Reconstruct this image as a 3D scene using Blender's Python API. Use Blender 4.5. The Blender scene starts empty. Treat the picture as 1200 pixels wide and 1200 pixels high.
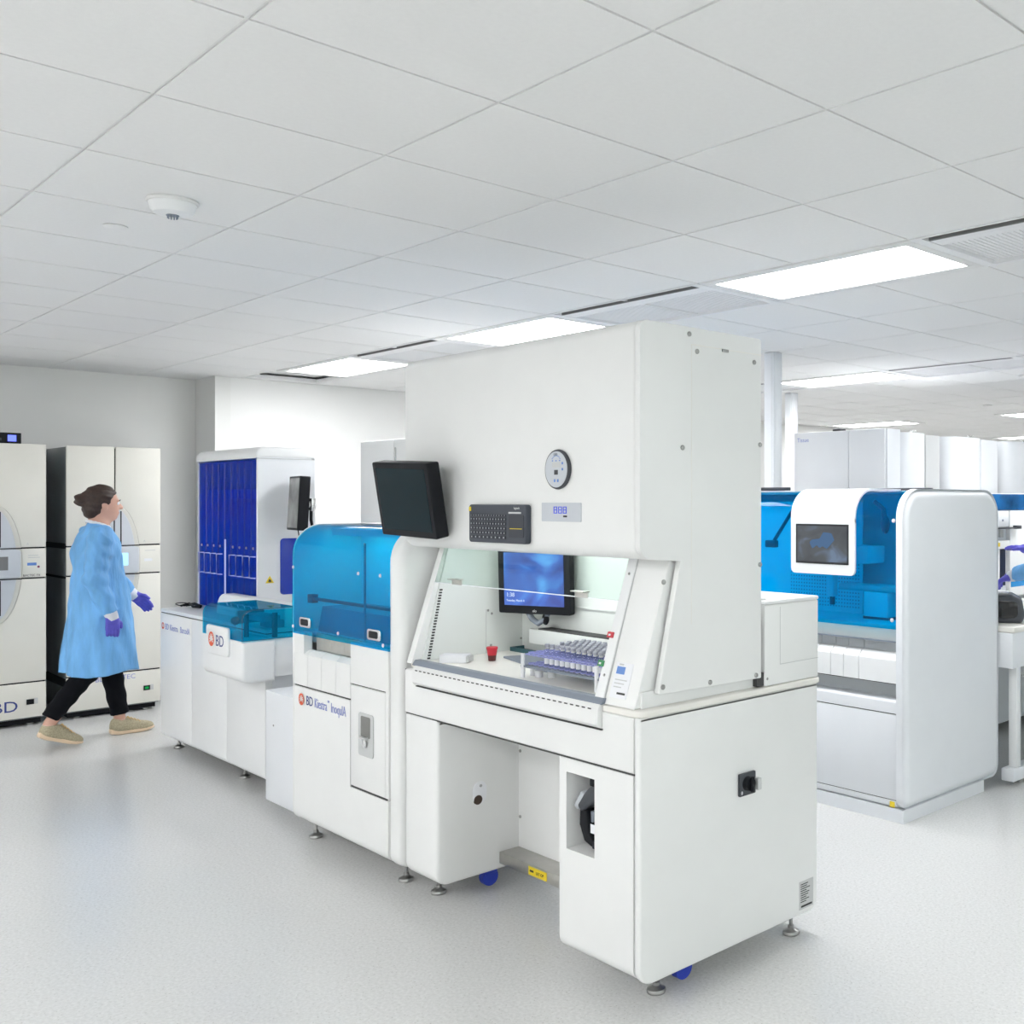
import bpy, bmesh, math, random
import numpy as np
from mathutils import Vector, Matrix
random.seed(7)
S = bpy.context.scene
COL = S.collection
R = math.radians

# ---------------------------------------------------------------- camera, world, exposure
YAW = R(42.16)
cam_d = bpy.data.cameras.new('camera')
cam = bpy.data.objects.new('camera', cam_d)
COL.objects.link(cam)
cam.location = (0, 0, 1.6)
cam.rotation_euler = (R(90), 0, YAW)
cam_d.sensor_fit = 'HORIZONTAL'
cam_d.sensor_width = 36.0
cam_d.lens = 36.0 * 1196 / 1200
cam_d.shift_x = -0.25
cam_d.shift_y = -0.010
cam_d.clip_start = 0.05
S.camera = cam
W = bpy.data.worlds.new('world')
S.world = W
W.use_nodes = True
W.node_tree.nodes['Background'].inputs[0].default_value = (.97, .98, 1, 1)
W.node_tree.nodes['Background'].inputs[1].default_value = 1.6   # daylight for the added right-hand windows
S.view_settings.view_transform = 'Standard'
S.view_settings.look = 'None'
S.view_settings.gamma = 1.0
S.view_settings.use_curve_mapping = False
S.view_settings.exposure = 1.02
LIGHT = 11.0      # emission of every ceiling luminaire in the room
CEIL = 2.63

# ---------------------------------------------------------------- materials
MATS = {}
def nodes_of(name):
    m = bpy.data.materials.new(name)
    m.use_nodes = True
    nt = m.node_tree
    return m, nt, nt.nodes['Principled BSDF']

def paint(name, col, rough=.45, var=.02, metal=0., scale=6., bump=0., spec=.5):
    """painted / plastic / metal surface: fine procedural mottling on one colour"""
    if name in MATS: return MATS[name]
    m, nt, b = nodes_of(name)
    n = nt.nodes.new('ShaderNodeTexNoise'); n.inputs['Scale'].default_value = scale; n.inputs['Detail'].default_value = 4
    tc = nt.nodes.new('ShaderNodeTexCoord'); nt.links.new(tc.outputs['Object'], n.inputs['Vector'])
    r = nt.nodes.new('ShaderNodeValToRGB')
    c = Vector(col)
    r.color_ramp.elements[0].position = .3; r.color_ramp.elements[1].position = .7
    r.color_ramp.elements[0].color = (*[max(0, x * (1 - var)) for x in c], 1)
    r.color_ramp.elements[1].color = (*[min(1, x * (1 + var)) for x in c], 1)
    nt.links.new(n.outputs['Fac'], r.inputs['Fac']); nt.links.new(r.outputs['Color'], b.inputs['Base Color'])
    b.inputs['Roughness'].default_value = rough; b.inputs['Metallic'].default_value = metal
    b.inputs['Specular IOR Level'].default_value = spec
    if bump:
        n2 = nt.nodes.new('ShaderNodeTexNoise'); n2.inputs['Scale'].default_value = 260
        nt.links.new(tc.outputs['Object'], n2.inputs['Vector'])
        bp = nt.nodes.new('ShaderNodeBump'); bp.inputs['Strength'].default_value = bump; bp.inputs['Distance'].default_value = .002
        nt.links.new(n2.outputs['Fac'], bp.inputs['Height']); nt.links.new(bp.outputs['Normal'], b.inputs['Normal'])
    MATS[name] = m
    return m

def glow(name, col, strength):
    m = bpy.data.materials.new(name); m.use_nodes = True; nt = m.node_tree
    nt.nodes.remove(nt.nodes['Principled BSDF'])
    e = nt.nodes.new('ShaderNodeEmission'); e.inputs[0].default_value = (*col, 1); e.inputs[1].default_value = strength
    nt.links.new(e.outputs[0], nt.nodes['Material Output'].inputs[0])
    MATS[name] = m
    return m

def acrylic(name, col, gloss=.28, rough=.03, body=None, amt=.0):
    """thin tinted transparent sheet: tinted transmission with a fresnel gloss"""
    m = bpy.data.materials.new(name); m.use_nodes = True; nt = m.node_tree
    nt.nodes.remove(nt.nodes['Principled BSDF'])
    t = nt.nodes.new('ShaderNodeBsdfTransparent'); t.inputs[0].default_value = (*col, 1)
    g = nt.nodes.new('ShaderNodeBsdfGlossy'); g.inputs['Color'].default_value = (gloss,) * 3 + (1,); g.inputs['Roughness'].default_value = rough
    f = nt.nodes.new('ShaderNodeFresnel'); f.inputs[0].default_value = 1.49
    ge = nt.nodes.new('ShaderNodeNewGeometry')
    mul = nt.nodes.new('ShaderNodeMath'); mul.operation = 'SUBTRACT'; mul.inputs[0].default_value = 1.0
    nt.links.new(ge.outputs['Backfacing'], mul.inputs[1])
    m2 = nt.nodes.new('ShaderNodeMath'); m2.operation = 'MULTIPLY'
    nt.links.new(f.outputs[0], m2.inputs[0]); nt.links.new(mul.outputs[0], m2.inputs[1])
    x = nt.nodes.new('ShaderNodeMixShader')
    if body:      # slightly milky dyed sheet
        tl = nt.nodes.new('ShaderNodeBsdfTranslucent'); tl.inputs[0].default_value = (*body, 1)
        df = nt.nodes.new('ShaderNodeBsdfDiffuse'); df.inputs[0].default_value = (*body, 1)
        y0 = nt.nodes.new('ShaderNodeMixShader'); y0.inputs[0].default_value = .5
        nt.links.new(tl.outputs[0], y0.inputs[1]); nt.links.new(df.outputs[0], y0.inputs[2])
        y1 = nt.nodes.new('ShaderNodeMixShader'); y1.inputs[0].default_value = amt
        nt.links.new(t.outputs[0], y1.inputs[1]); nt.links.new(y0.outputs[0], y1.inputs[2]); t = y1
    nt.links.new(m2.outputs[0], x.inputs[0]); nt.links.new(t.outputs[0], x.inputs[1]); nt.links.new(g.outputs[0], x.inputs[2])
    nt.links.new(x.outputs[0], nt.nodes['Material Output'].inputs[0])
    MATS[name] = m
    return m

def floor_mat():
    m, nt, b = nodes_of('speckled_floor')
    tc = nt.nodes.new('ShaderNodeTexCoord')
    def vor(scale, lo, hi):
        v = nt.nodes.new('ShaderNodeTexVoronoi'); v.inputs['Scale'].default_value = scale
        nt.links.new(tc.outputs['Object'], v.inputs['Vector'])
        r = nt.nodes.new('ShaderNodeValToRGB'); r.color_ramp.elements[0].position = lo; r.color_ramp.elements[1].position = hi
        nt.links.new(v.outputs['Distance'], r.inputs[0]); return r
    n = nt.nodes.new('ShaderNodeTexNoise'); n.inputs['Scale'].default_value = 90; n.inputs['Detail'].default_value = 6
    nt.links.new(tc.outputs['Object'], n.inputs['Vector'])
    r = nt.nodes.new('ShaderNodeValToRGB')
    r.color_ramp.elements[0].position = .25; r.color_ramp.elements[0].color = (.575, .575, .565, 1)
    r.color_ramp.elements[1].position = .7; r.color_ramp.elements[1].color = (.70, .70, .69, 1)
    nt.links.new(n.outputs['Fac'], r.inputs[0])
    sp = vor(55, .10, .16)
    sp.color_ramp.elements[0].color = (.72, .71, .69, 1); sp.color_ramp.elements[1].color = (1, 1, 1, 1)
    mx = nt.nodes.new('ShaderNodeMix'); mx.data_type = 'RGBA'; mx.blend_type = 'MULTIPLY'; mx.inputs[0].default_value = .8
    nt.links.new(r.outputs[0], mx.inputs[6]); nt.links.new(sp.outputs[0], mx.inputs[7])
    nt.links.new(mx.outputs[2], b.inputs['Base Color'])
    n2 = nt.nodes.new('ShaderNodeTexNoise'); n2.inputs['Scale'].default_value = 1.2
    nt.links.new(tc.outputs['Object'], n2.inputs['Vector'])
    mr = nt.nodes.new('ShaderNodeMapRange'); mr.inputs[3].default_value = .20; mr.inputs[4].default_value = .30
    nt.links.new(n2.outputs['Fac'], mr.inputs[0]); nt.links.new(mr.outputs[0], b.inputs['Roughness'])
    b.inputs['Specular IOR Level'].default_value = .5
    MATS['floor'] = m
    return m

def screen_mat(name, c0, c1, c2, strength, scale=2.0, dist=1.5):
    """a lit display: soft swirl between three colours"""
    m = bpy.data.materials.new(name); m.use_nodes = True; nt = m.node_tree
    b = nt.nodes['Principled BSDF']
    tc = nt.nodes.new('ShaderNodeTexCoord')
    n = nt.nodes.new('ShaderNodeTexNoise'); n.inputs['Scale'].default_value = scale; n.inputs['Distortion'].default_value = dist
    nt.links.new(tc.outputs['Generated'], n.inputs['Vector'])
    r = nt.nodes.new('ShaderNodeValToRGB'); e = r.color_ramp.elements
    e[0].position = .35; e[0].color = (*c0, 1); e[1].position = .7; e[1].color = (*c2, 1)
    k = e.new(.52); k.color = (*c1, 1)
    nt.links.new(n.outputs['Fac'], r.inputs[0])
    b.inputs['Base Color'].default_value = (.01, .012, .015, 1); b.inputs['Roughness'].default_value = .12
    nt.links.new(r.outputs[0], b.inputs['Emission Color']); b.inputs['Emission Strength'].default_value = strength
    MATS[name] = m
    return m

def gown_mat(name, c):
    m, nt, b = nodes_of(name)
    tc = nt.nodes.new('ShaderNodeTexCoord')
    n = nt.nodes.new('ShaderNodeTexNoise'); n.inputs['Scale'].default_value = 7; n.inputs['Detail'].default_value = 5
    mp = nt.nodes.new('ShaderNodeMapping'); mp.inputs['Scale'].default_value = (2.2, 2.2, .55)
    nt.links.new(tc.outputs['Object'], mp.inputs[0]); nt.links.new(mp.outputs[0], n.inputs['Vector'])
    r = nt.nodes.new('ShaderNodeValToRGB')
    r.color_ramp.elements[0].position = .3; r.color_ramp.elements[1].position = .7
    r.color_ramp.elements[0].color = (*[x * .85 for x in c], 1); r.color_ramp.elements[1].color = (*[min(1, x * 1.15) for x in c], 1)
    nt.links.new(n.outputs['Fac'], r.inputs[0]); nt.links.new(r.outputs[0], b.inputs['Base Color'])
    bp = nt.nodes.new('ShaderNodeBump'); bp.inputs['Strength'].default_value = .7; bp.inputs['Distance'].default_value = .03
    nt.links.new(n.outputs['Fac'], bp.inputs['Height']); nt.links.new(bp.outputs[0], b.inputs['Normal'])
    b.inputs['Roughness'].default_value = .6
    MATS[name] = m
    return m

WHITE = paint('warm_white_enamel', (.805, .81, .80), .38, .012)
WHITE2 = paint('cool_white_enamel', (.80, .81, .815), .36, .012)
COOL = paint('blue_white_enamel', (.76, .78, .81), .36, .012)
INNER = paint('interior_enamel', (.76, .78, .76), .35, .012)
CREAMW = paint('cream_worktop', (.82, .80, .75), .4, .02)
CREAM = paint('cream_enamel', (.74, .725, .66), .42, .015)
GREYM = paint('grey_moulding', (.55, .58, .62), .45, .02)
LGREY = paint('light_grey_plastic', (.55, .56, .56), .45, .02)
MGREY = paint('mid_grey_plastic', (.22, .25, .30), .42, .03)
DGREY = paint('charcoal_plastic', (.045, .05, .06), .42, .05)
BLACK = paint('black_plastic', (.008, .009, .012), .5, .05, 0, 6, 0, .2)
GAP = paint('shadow_gap_rubber', (.06, .06, .06), .8, .05)
STEEL = paint('brushed_steel', (.52, .51, .48), .33, .05, 1.0, 30)
CHROME = paint('chrome', (.7, .7, .7), .18, .03, 1.0, 10)
SCREW = paint('screw_steel', (.38, .38, .37), .3, .05, 1.0, 10)
DARKSIDE = paint('dark_grey_side', (.17, .19, .20), .28, .05)
WALL = paint('wall_paint', (.77, .77, .75), .7, .012, 0, 3, .1)
WALLW = paint('white_wall_paint', (.80, .80, .785), .7, .012, 0, 3, .1)
TILE = paint('ceiling_tile_board', (.79, .79, .785), .85, .012, 0, 40, .25, .2)
TEE = paint('ceiling_grid_enamel', (.72, .72, .715), .6, .01)
VENTW = paint('vent_enamel', (.76, .765, .775), .5, .01)
VENTD = paint('vent_slot_dark', (.20, .20, .20), .7, .03)
FLOOR = floor_mat()
LAMP = glow('luminaire_diffuser', (.985, .99, 1.0), LIGHT)
BLUE = acrylic('blue_acrylic', (.08, .81, .975), body=(.0, .36, .95), amt=.07)
BLUED = acrylic('deep_blue_acrylic', (.14, .50, .96), body=(.005, .10, .92), amt=.32)
CLEAR = acrylic('clear_glass', (.90, .95, .93))
VIAL = acrylic('vial_glass', (.86, .88, .92), .9, .06)
NAVY = paint('navy_print', (.03, .05, .22), .5, .02)
NAVYL = paint('pale_navy_print', (.26, .30, .60), .5, .02)
ORANGE = paint('orange_print', (.72, .10, .03), .5, .02)
YELLOW = paint('yellow_label', (.80, .60, .02), .5, .02)
INK = paint('ink_black', (.02, .02, .02), .5, .02)
PAPER = paint('white_label', (.82, .83, .86), .5, .01)
BLUEP = paint('blue_label_print', (.12, .25, .60), .5, .02)
REDP = paint('red_plastic', (.60, .03, .05), .4, .03)
GREENP = paint('green_plastic', (.02, .22, .07), .4, .03)
PURPLE = paint('lilac_plastic', (.34, .36, .68), .4, .05)
CASTER = paint('blue_caster_rubber', (.02, .05, .45), .5, .04)
TEAL = paint('teal_plastic', (.03, .10, .12), .4, .05)

# ---------------------------------------------------------------- mesh helpers
class MB:
    def __init__(self): self.bm = bmesh.new()
    def _add(self, t):
        me = bpy.data.meshes.new('tmp'); t.to_mesh(me); t.free(); self.bm.from_mesh(me); bpy.data.meshes.remove(me)
        return self
    def box(self, x0, x1, y0, y1, z0, z1, bev=0., seg=2):
        t = bmesh.new(); bmesh.ops.create_cube(t, size=1)
        for v in t.verts:
            v.co = Vector((x0 + (v.co.x + .5) * (x1 - x0), y0 + (v.co.y + .5) * (y1 - y0), z0 + (v.co.z + .5) * (z1 - z0)))
        if bev: bmesh.ops.bevel(t, geom=t.edges[:], offset=bev, segments=seg, profile=.5, affect='EDGES')
        return self._add(t)
    def prism(self, pts, axis, a0, a1, bev=0., seg=3):
        t = bmesh.new()
        def P(p, a):
            return {'x': (a, p[0], p[1]), 'y': (p[0], a, p[1]), 'z': (p[0], p[1], a)}[axis]
        v0 = [t.verts.new(P(p, a0)) for p in pts]; v1 = [t.verts.new(P(p, a1)) for p in pts]
        f0 = t.faces.new(v0); f1 = t.faces.new(v1[::-1]); n = len(pts)
        for i in range(n): t.faces.new((v0[i], v1[i], v1[(i + 1) % n], v0[(i + 1) % n]))
        bmesh.ops.recalc_face_normals(t, faces=t.faces[:])
        if bev:
            es = set(f0.edges[:]) | set(f1.edges[:])
            bmesh.ops.bevel(t, geom=list(es), offset=bev, segments=seg, profile=.5, affect='EDGES')
        return self._add(t)
    def cyl(self, p0, p1, r0, r1=None, n=20, caps=True):
        r1 = r0 if r1 is None else r1
        p0 = Vector(p0); p1 = Vector(p1); d = p1 - p0
        t = bmesh.new()
        bmesh.ops.create_cone(t, cap_ends=caps, segments=n, radius1=r0, radius2=r1, depth=d.length)
        q = Vector((0, 0, 1)).rotation_difference(d.normalized())
        bmesh.ops.transform(t, matrix=Matrix.Translation((p0 + p1) / 2) @ q.to_matrix().to_4x4(), verts=t.verts)
        return self._add(t)
    def ball(self, c, r, n=16):
        t = bmesh.new(); bmesh.ops.create_uvsphere(t, u_segments=n, v_segments=max(6, n // 2), radius=1)
        rr = r if hasattr(r, '__len__') else (r, r, r)
        for v in t.verts: v.co = Vector((c[0] + v.co.x * rr[0], c[1] + v.co.y * rr[1], c[2] + v.co.z * rr[2]))
        return self._add(t)
    def lathe(self, prof, c, n=20, axis='z'):
        t = bmesh.new(); rings = []
        for r, z in prof:
            ring = []
            for i in range(n):
                a = 2 * math.pi * i / n
                u, w = r * math.cos(a), r * math.sin(a)
                ring.append(t.verts.new({'z': (c[0] + u, c[1] + w, c[2] + z), 'y': (c[0] + u, c[1] + z, c[2] + w), 'x': (c[0] + z, c[1] + u, c[2] + w)}[axis]))
            rings.append(ring)
        for a, b in zip(rings, rings[1:]):
            for i in range(n): t.faces.new((a[i], a[(i + 1) % n], b[(i + 1) % n], b[i]))
        t.faces.new(rings[0][::-1]); t.faces.new(rings[-1])
        bmesh.ops.recalc_face_normals(t, faces=t.faces[:])
        return self._add(t)
    def tube(self, pts, r, n=8):
        pts = [Vector(p) for p in pts]
        t = bmesh.new(); rings = []
        up = Vector((0, 0, 1))
        for i, p in enumerate(pts):
            d = (pts[min(i + 1, len(pts) - 1)] - pts[max(i - 1, 0)]).normalized()
            a = d.cross(up)
            if a.length < .05: a = d.cross(Vector((1, 0, 0)))
            a.normalize(); b = d.cross(a).normalized()
            rr = r[i] if hasattr(r, '__len__') else r
            rings.append([t.verts.new(p + (a * math.cos(2 * math.pi * k / n) + b * math.sin(2 * math.pi * k / n)) * rr) for k in range(n)])
        for a, b in zip(rings, rings[1:]):
            for i in range(n): t.faces.new((a[i], a[(i + 1) % n], b[(i + 1) % n], b[i]))
        t.faces.new(rings[0][::-1]); t.faces.new(rings[-1])
        bmesh.ops.recalc_face_normals(t, faces=t.faces[:])
        return self._add(t)
    def xf(self, M):
        bmesh.ops.transform(self.bm, matrix=M, verts=self.bm.verts); return self

def fillet(pts, rad, seg=6):
    """round the corners of a polygon; rad is one radius or a list"""
    n = len(pts); out = []
    for i in range(n):
        r = rad[i] if hasattr(rad, '__len__') else rad
        p = Vector(pts[i]); a = Vector(pts[i - 1]) - p; b = Vector(pts[(i + 1) % n]) - p
        if r <= 0: out.append(tuple(p)); continue
        a.normalize(); b.normalize()
        ang = math.acos(max(-1, min(1, a.dot(b)))); d = r / math.tan(ang / 2)
        c = p + (a + b).normalized() * (r / math.sin(ang / 2))
        s = p + a * d - c; e = p + b * d - c
        a0 = math.atan2(s.y, s.x); da = math.atan2(e.y, e.x) - a0
        while da > math.pi: da -= 2 * math.pi
        while da < -math.pi: da += 2 * math.pi
        for k in range(seg + 1):
            t = a0 + da * k / seg; out.append((c.x + r * math.cos(t), c.y + r * math.sin(t)))
    return out

def ribbon(poly, t):
    """closed outline of an open polyline thickened by t towards its left"""
    P = [Vector(p) for p in poly]; off = []
    for i, p in enumerate(P):
        d = (P[min(i + 1, len(P) - 1)] - P[max(i - 1, 0)]).normalized()
        off.append(p + Vector((-d.y, d.x)) * t)
    return [tuple(p) for p in P] + [tuple(p) for p in off[::-1]]

def rect(a0, a1, b0, b1): return [(a0, b0), (a1, b0), (a1, b1), (a0, b1)]

ORG = {}
def thing(name, label, cat, org=(0, 0, 0), group=None, rot=0.):
    o = bpy.data.objects.new(name, None); COL.objects.link(o)
    o.location = org; o.rotation_euler = (0, 0, rot); o.empty_display_size = .1
    o['label'] = label; o['category'] = cat
    if group: o['group'] = group
    ORG[o.name] = Vector(org) if not rot else Vector((0, 0, 0))
    return o

def mesh_of(name, mb, org, smooth=True, ang=32):
    me = bpy.data.meshes.new(name)
    if org.length: bmesh.ops.translate(mb.bm, verts=mb.bm.verts, vec=-org)
    mb.bm.to_mesh(me); mb.bm.free()
    if smooth:
        me.polygons.foreach_set('use_smooth', [True] * len(me.polygons))
        me.set_sharp_from_angle(angle=R(ang))
    return me

def part(name, mb, mat, parent, label=None, ang=32, stuff=False):
    org = ORG.get(parent.name, Vector((0, 0, 0)))
    me = mesh_of(name, mb, org, ang=ang)
    me.materials.append(mat)
    o = bpy.data.objects.new(name, me); COL.objects.link(o); o.parent = parent
    ORG[o.name] = org
    if label: o['label'] = label
    if stuff: o['kind'] = 'stuff'
    return o

def solo(name, mb, mat, label, cat, org, group=None, ang=32):
    org = Vector(org)
    me = mesh_of(name, mb, org, ang=ang); me.materials.append(mat)
    o = bpy.data.objects.new(name, me); COL.objects.link(o); o.location = org
    o['label'] = label; o['category'] = cat
    if group: o['group'] = group
    ORG[o.name] = org
    return o

def struct(name, mb, mat, org=(0, 0, 0), label=None):
    org = Vector(org)
    me = mesh_of(name, mb, org); me.materials.append(mat)
    o = bpy.data.objects.new(name, me); COL.objects.link(o); o.location = org; o['kind'] = 'structure'
    if label: o['label'] = label
    ORG[o.name] = org
    return o

def share(src, parent, loc, name=None):
    """another copy of a part (shared mesh) shifted by loc"""
    o = src.copy(); COL.objects.link(o); o.parent = parent; o.location = loc
    if name: o.name = name
    ORG[o.name] = ORG.get(src.name, Vector((0, 0, 0)))
    return o

def copy_thing(root, loc, label=None, rotz=None):
    r = root.copy(); COL.objects.link(r); r.location = loc
    if rotz is not None: r.rotation_euler = (0, 0, rotz)
    if label: r['label'] = label
    for ch in list(root.children):
        c = ch.copy(); COL.objects.link(c); c.parent = r
        for g in list(ch.children):
            d = g.copy(); COL.objects.link(d); d.parent = c
    return r

def text(s, size, mat, parent, pos, xdir, name='lettering', up=(0, 0, 1), align='LEFT', xs=1.0, ext=.0006):
    cu = bpy.data.curves.new('txt', 'FONT'); cu.body = s; cu.size = size; cu.extrude = ext; cu.align_x = align
    cu.resolution_u = 3
    t = bpy.data.objects.new('txt', cu); COL.objects.link(t)
    dg = bpy.context.evaluated_depsgraph_get(); dg.update()
    me = bpy.data.meshes.new_from_object(t.evaluated_get(dg))
    bpy.data.objects.remove(t); bpy.data.curves.remove(cu)
    me.name = name; me.materials.clear(); me.materials.append(mat)
    X = Vector(xdir).normalized(); U = Vector(up).normalized(); N = X.cross(U)
    M = Matrix(((X.x, U.x, N.x, 0), (X.y, U.y, N.y, 0), (X.z, U.z, N.z, 0), (0, 0, 0, 1))) @ Matrix.Diagonal((xs, 1, 1, 1))
    org = ORG.get(parent.name, Vector((0, 0, 0)))
    me.transform(Matrix.Translation(Vector(pos) - org) @ M)
    o = bpy.data.objects.new(name, me); COL.objects.link(o); o.parent = parent
    ORG[o.name] = org
    return o

def ring_logo(parent, pos, r, xdir, nrm):
    """orange sun-like round emblem: open ring with a small figure of rays"""
    X = Vector(xdir).normalized(); U = Vector((0, 0, 1)); N = Vector(nrm).normalized()
    bm = bmesh.new(); n = 28
    def P(a, q): return Vector(pos) + X * (math.cos(a) * q) + U * (math.sin(a) * q) + N * .0008
    ri = [bm.verts.new(P(2 * math.pi * i / n, r * .72)) for i in range(n)]
    ro = [bm.verts.new(P(2 * math.pi * i / n, r)) for i in range(n)]
    for i in range(n): bm.faces.new((ri[i], ro[i], ro[(i + 1) % n], ri[(i + 1) % n]))
    for k in range(7):
        a = math.pi / 2 + (k - 3) * .62
        v = [bm.verts.new(P(a - .16, r * .7)), bm.verts.new(P(a + .16, r * .7)), bm.verts.new(P(a, r * .34))]
        bm.faces.new(v)
    v = [bm.verts.new(P(-math.pi / 2 + d, r * q)) for d, q in ((-.75, .75), (0, .8), (.75, .75), (.3, .2), (-.3, .2))]
    bm.faces.new(v)
    m = MB(); m.bm = bm
    for f in bm.faces:
        f.normal_update()
        if f.normal.dot(N) < 0: f.normal_flip()
    return part('emblem', m, ORANGE, parent)

def screw_mesh():
    m = MB().lathe([(.0085, 0), (.0085, .003), (.006, .0055), (.002, .006)], (0, 0, 0), 12)
    me = mesh_of('screw', m, Vector((0, 0, 0))); me.materials.append(SCREW)
    return me
SCR = screw_mesh()
SCR_B = SCR.copy(); SCR_B.materials.clear(); SCR_B.materials.append(paint('bright_screw', (.78, .80, .82), .35, .03))
def screw(parent, p, nrm, s=1.0, bright=False):
    o = bpy.data.objects.new('screw', SCR_B if bright else SCR); COL.objects.link(o); o.parent = parent
    o.location = Vector(p) - ORG.get(parent.name, Vector((0, 0, 0)))
    o.rotation_euler = Vector((0, 0, 1)).rotation_difference(Vector(nrm)).to_euler(); o.scale = (s, s, s)
    return o

def foot_mesh(h):
    m = MB().lathe([(.030, 0), (.032, .006), (.030, .014), (.014, .022), (.012, .024), (.012, .034), (.007, .036), (.007, h)], (0, 0, 0), 18)
    me = mesh_of('levelling_foot', m, Vector((0, 0, 0))); me.materials.append(SCREW)
    return me
FOOT = foot_mesh(.115)
def foot(parent, x, y, sz=1.0):
    o = bpy.data.objects.new('levelling_foot', FOOT); COL.objects.link(o); o.parent = parent
    o.location = Vector((x, y, 0)) - ORG[parent.name]; o.scale = (1, 1, sz)
    return o

# ---------------------------------------------------------------- the room
WX0, WX1, WX2 = -9.39, -8.95, 4.2     # left wall, left wall beyond the return, right wall
WY0, WYR, WY1 = -5.0, 3.15, 19.0
struct('floor', MB().box(WX0 - .2, WX2 + .2, WY0 - .2, WY1 + .2, -.12, 0), FLOOR)
struct('wall_left', MB().box(WX0 - .15, WX0, WY0, WYR, 0, CEIL + .05), WALL)
struct('wall_return', MB().box(WX0 - .15, WX1, WYR, WYR + .12, 0, CEIL + .05), WALL)
struct('wall_far', MB().box(WX1 - .15, WX1, WYR + .12, WY1, 0, CEIL + .05), WALLW)
struct('wall_back', MB().box(WX1 - .15, WX2, WY1, WY1 + .15, 0, CEIL + .05), WALLW)
wr = MB().box(WX2, WX2 + .15, WY0, WY1, 0, .85).box(WX2, WX2 + .15, WY0, WY1, 2.45, CEIL + .05)
ADDED_WIN = [(-2.6, -.4), (.1, 2.3), (2.8, 5.0), (5.5, 7.7), (8.2, 10.4)]  # window openings added to let in side light
edge = WY0
for a, b in ADDED_WIN:
    wr.box(WX2, WX2 + .15, edge, a, .85, 2.45); edge = b
wr.box(WX2, WX2 + .15, edge, WY1, .85, 2.45)
struct('wall_right', wr, WALLW)
struct('wall_front', MB().box(WX0 - .15, WX2, WY0 - .15, WY0, 0, CEIL + .05), WALLW)
struct('baseboard_left', MB().box(WX0, WX0 + .012, WY0, WYR, 0, .1, .003), GREYM)
ceiling = struct('ceiling', MB().box(WX0 - .15, WX2 + .15, WY0 - .15, WY1 + .15, CEIL + .05, CEIL + .12), TEE)

GX = [-2.283 - .598 * k for k in range(-10, 12)]
GX = [x for x in GX if x > WX0]
GX.sort()
GY = [-4.63, -4.02, -3.41, -2.78, -2.17, -1.56, -.95, -.345, .262, .868, 1.485, 2.092, 2.70, 3.345, 3.945, 4.58, 5.23, 5.87, 6.53, 7.14, 7.78, 8.42]
unit = bpy.data.meshes.new('ceiling_tile')
mb = MB().box(-.5, .5, -.5, .5, 0, .02); mb.bm.to_mesh(unit); mb.bm.free(); unit.materials.append(TILE)
def tile_cell(i, j):
    """grid cells taken by luminaires and air diffusers"""
    return GY[j] in (3.345, 6.53)
LIGHT_X = [k for k in range(len(GX))]
far = MB()
xs = [WX0] + GX
ntile = 0
for j in range(len(GY) - 1):
    for i in range(len(xs) - 1):
        x0, x1, y0, y1 = xs[i], xs[i + 1], GY[j], GY[j + 1]
        if x0 < WX1 and y1 > WYR:
            if y0 < WYR:
                far.box(x0 + .0045, min(x1, WX1) - .0005, y0 + .0045, WYR, CEIL, CEIL + .02)
            if x1 <= WX1: continue
            x0 = WX1
        if GY[j] in (3.345, 6.53) and x1 > -8.3: continue      # the service strips
        g = .0045
        if x1 > 1.4 or y0 < -1.5:
            far.box(x0 + g, x1 - g, y0 + g, y1 - g, CEIL, CEIL + .02); continue
        o = bpy.data.objects.new('ceiling_tile', unit); COL.objects.link(o); o.parent = ceiling
        o.location = ((x0 + x1) / 2, (y0 + y1) / 2, CEIL); o.scale = (x1 - x0 - 2 * g, y1 - y0 - 2 * g, 1)
        ntile += 1
y = GY[-1]
while y < WY1:
    for x in xs[:-1]:
        if x + .598 > WX1: far.box(max(x, WX1) + .008, x + .59, y + .008, y + .60, CEIL, CEIL + .02)
    y += .61
part('distant_ceiling_tiles', far, TILE, ceiling, stuff=True)
# exposed grid: one long tee per line, set back above the tile faces
for yv in GY:
    part('grid_tee', MB().box(WX0 if yv < WYR else WX1, WX2, yv - .012, yv + .012, CEIL + .0045, CEIL + .03), TEE, ceiling)
for xv in GX:
    part('grid_tee', MB().box(xv - .012, xv + .012, WY0, WY1 if xv > WX1 else WYR, CEIL + .005, CEIL + .031), TEE, ceiling)

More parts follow.
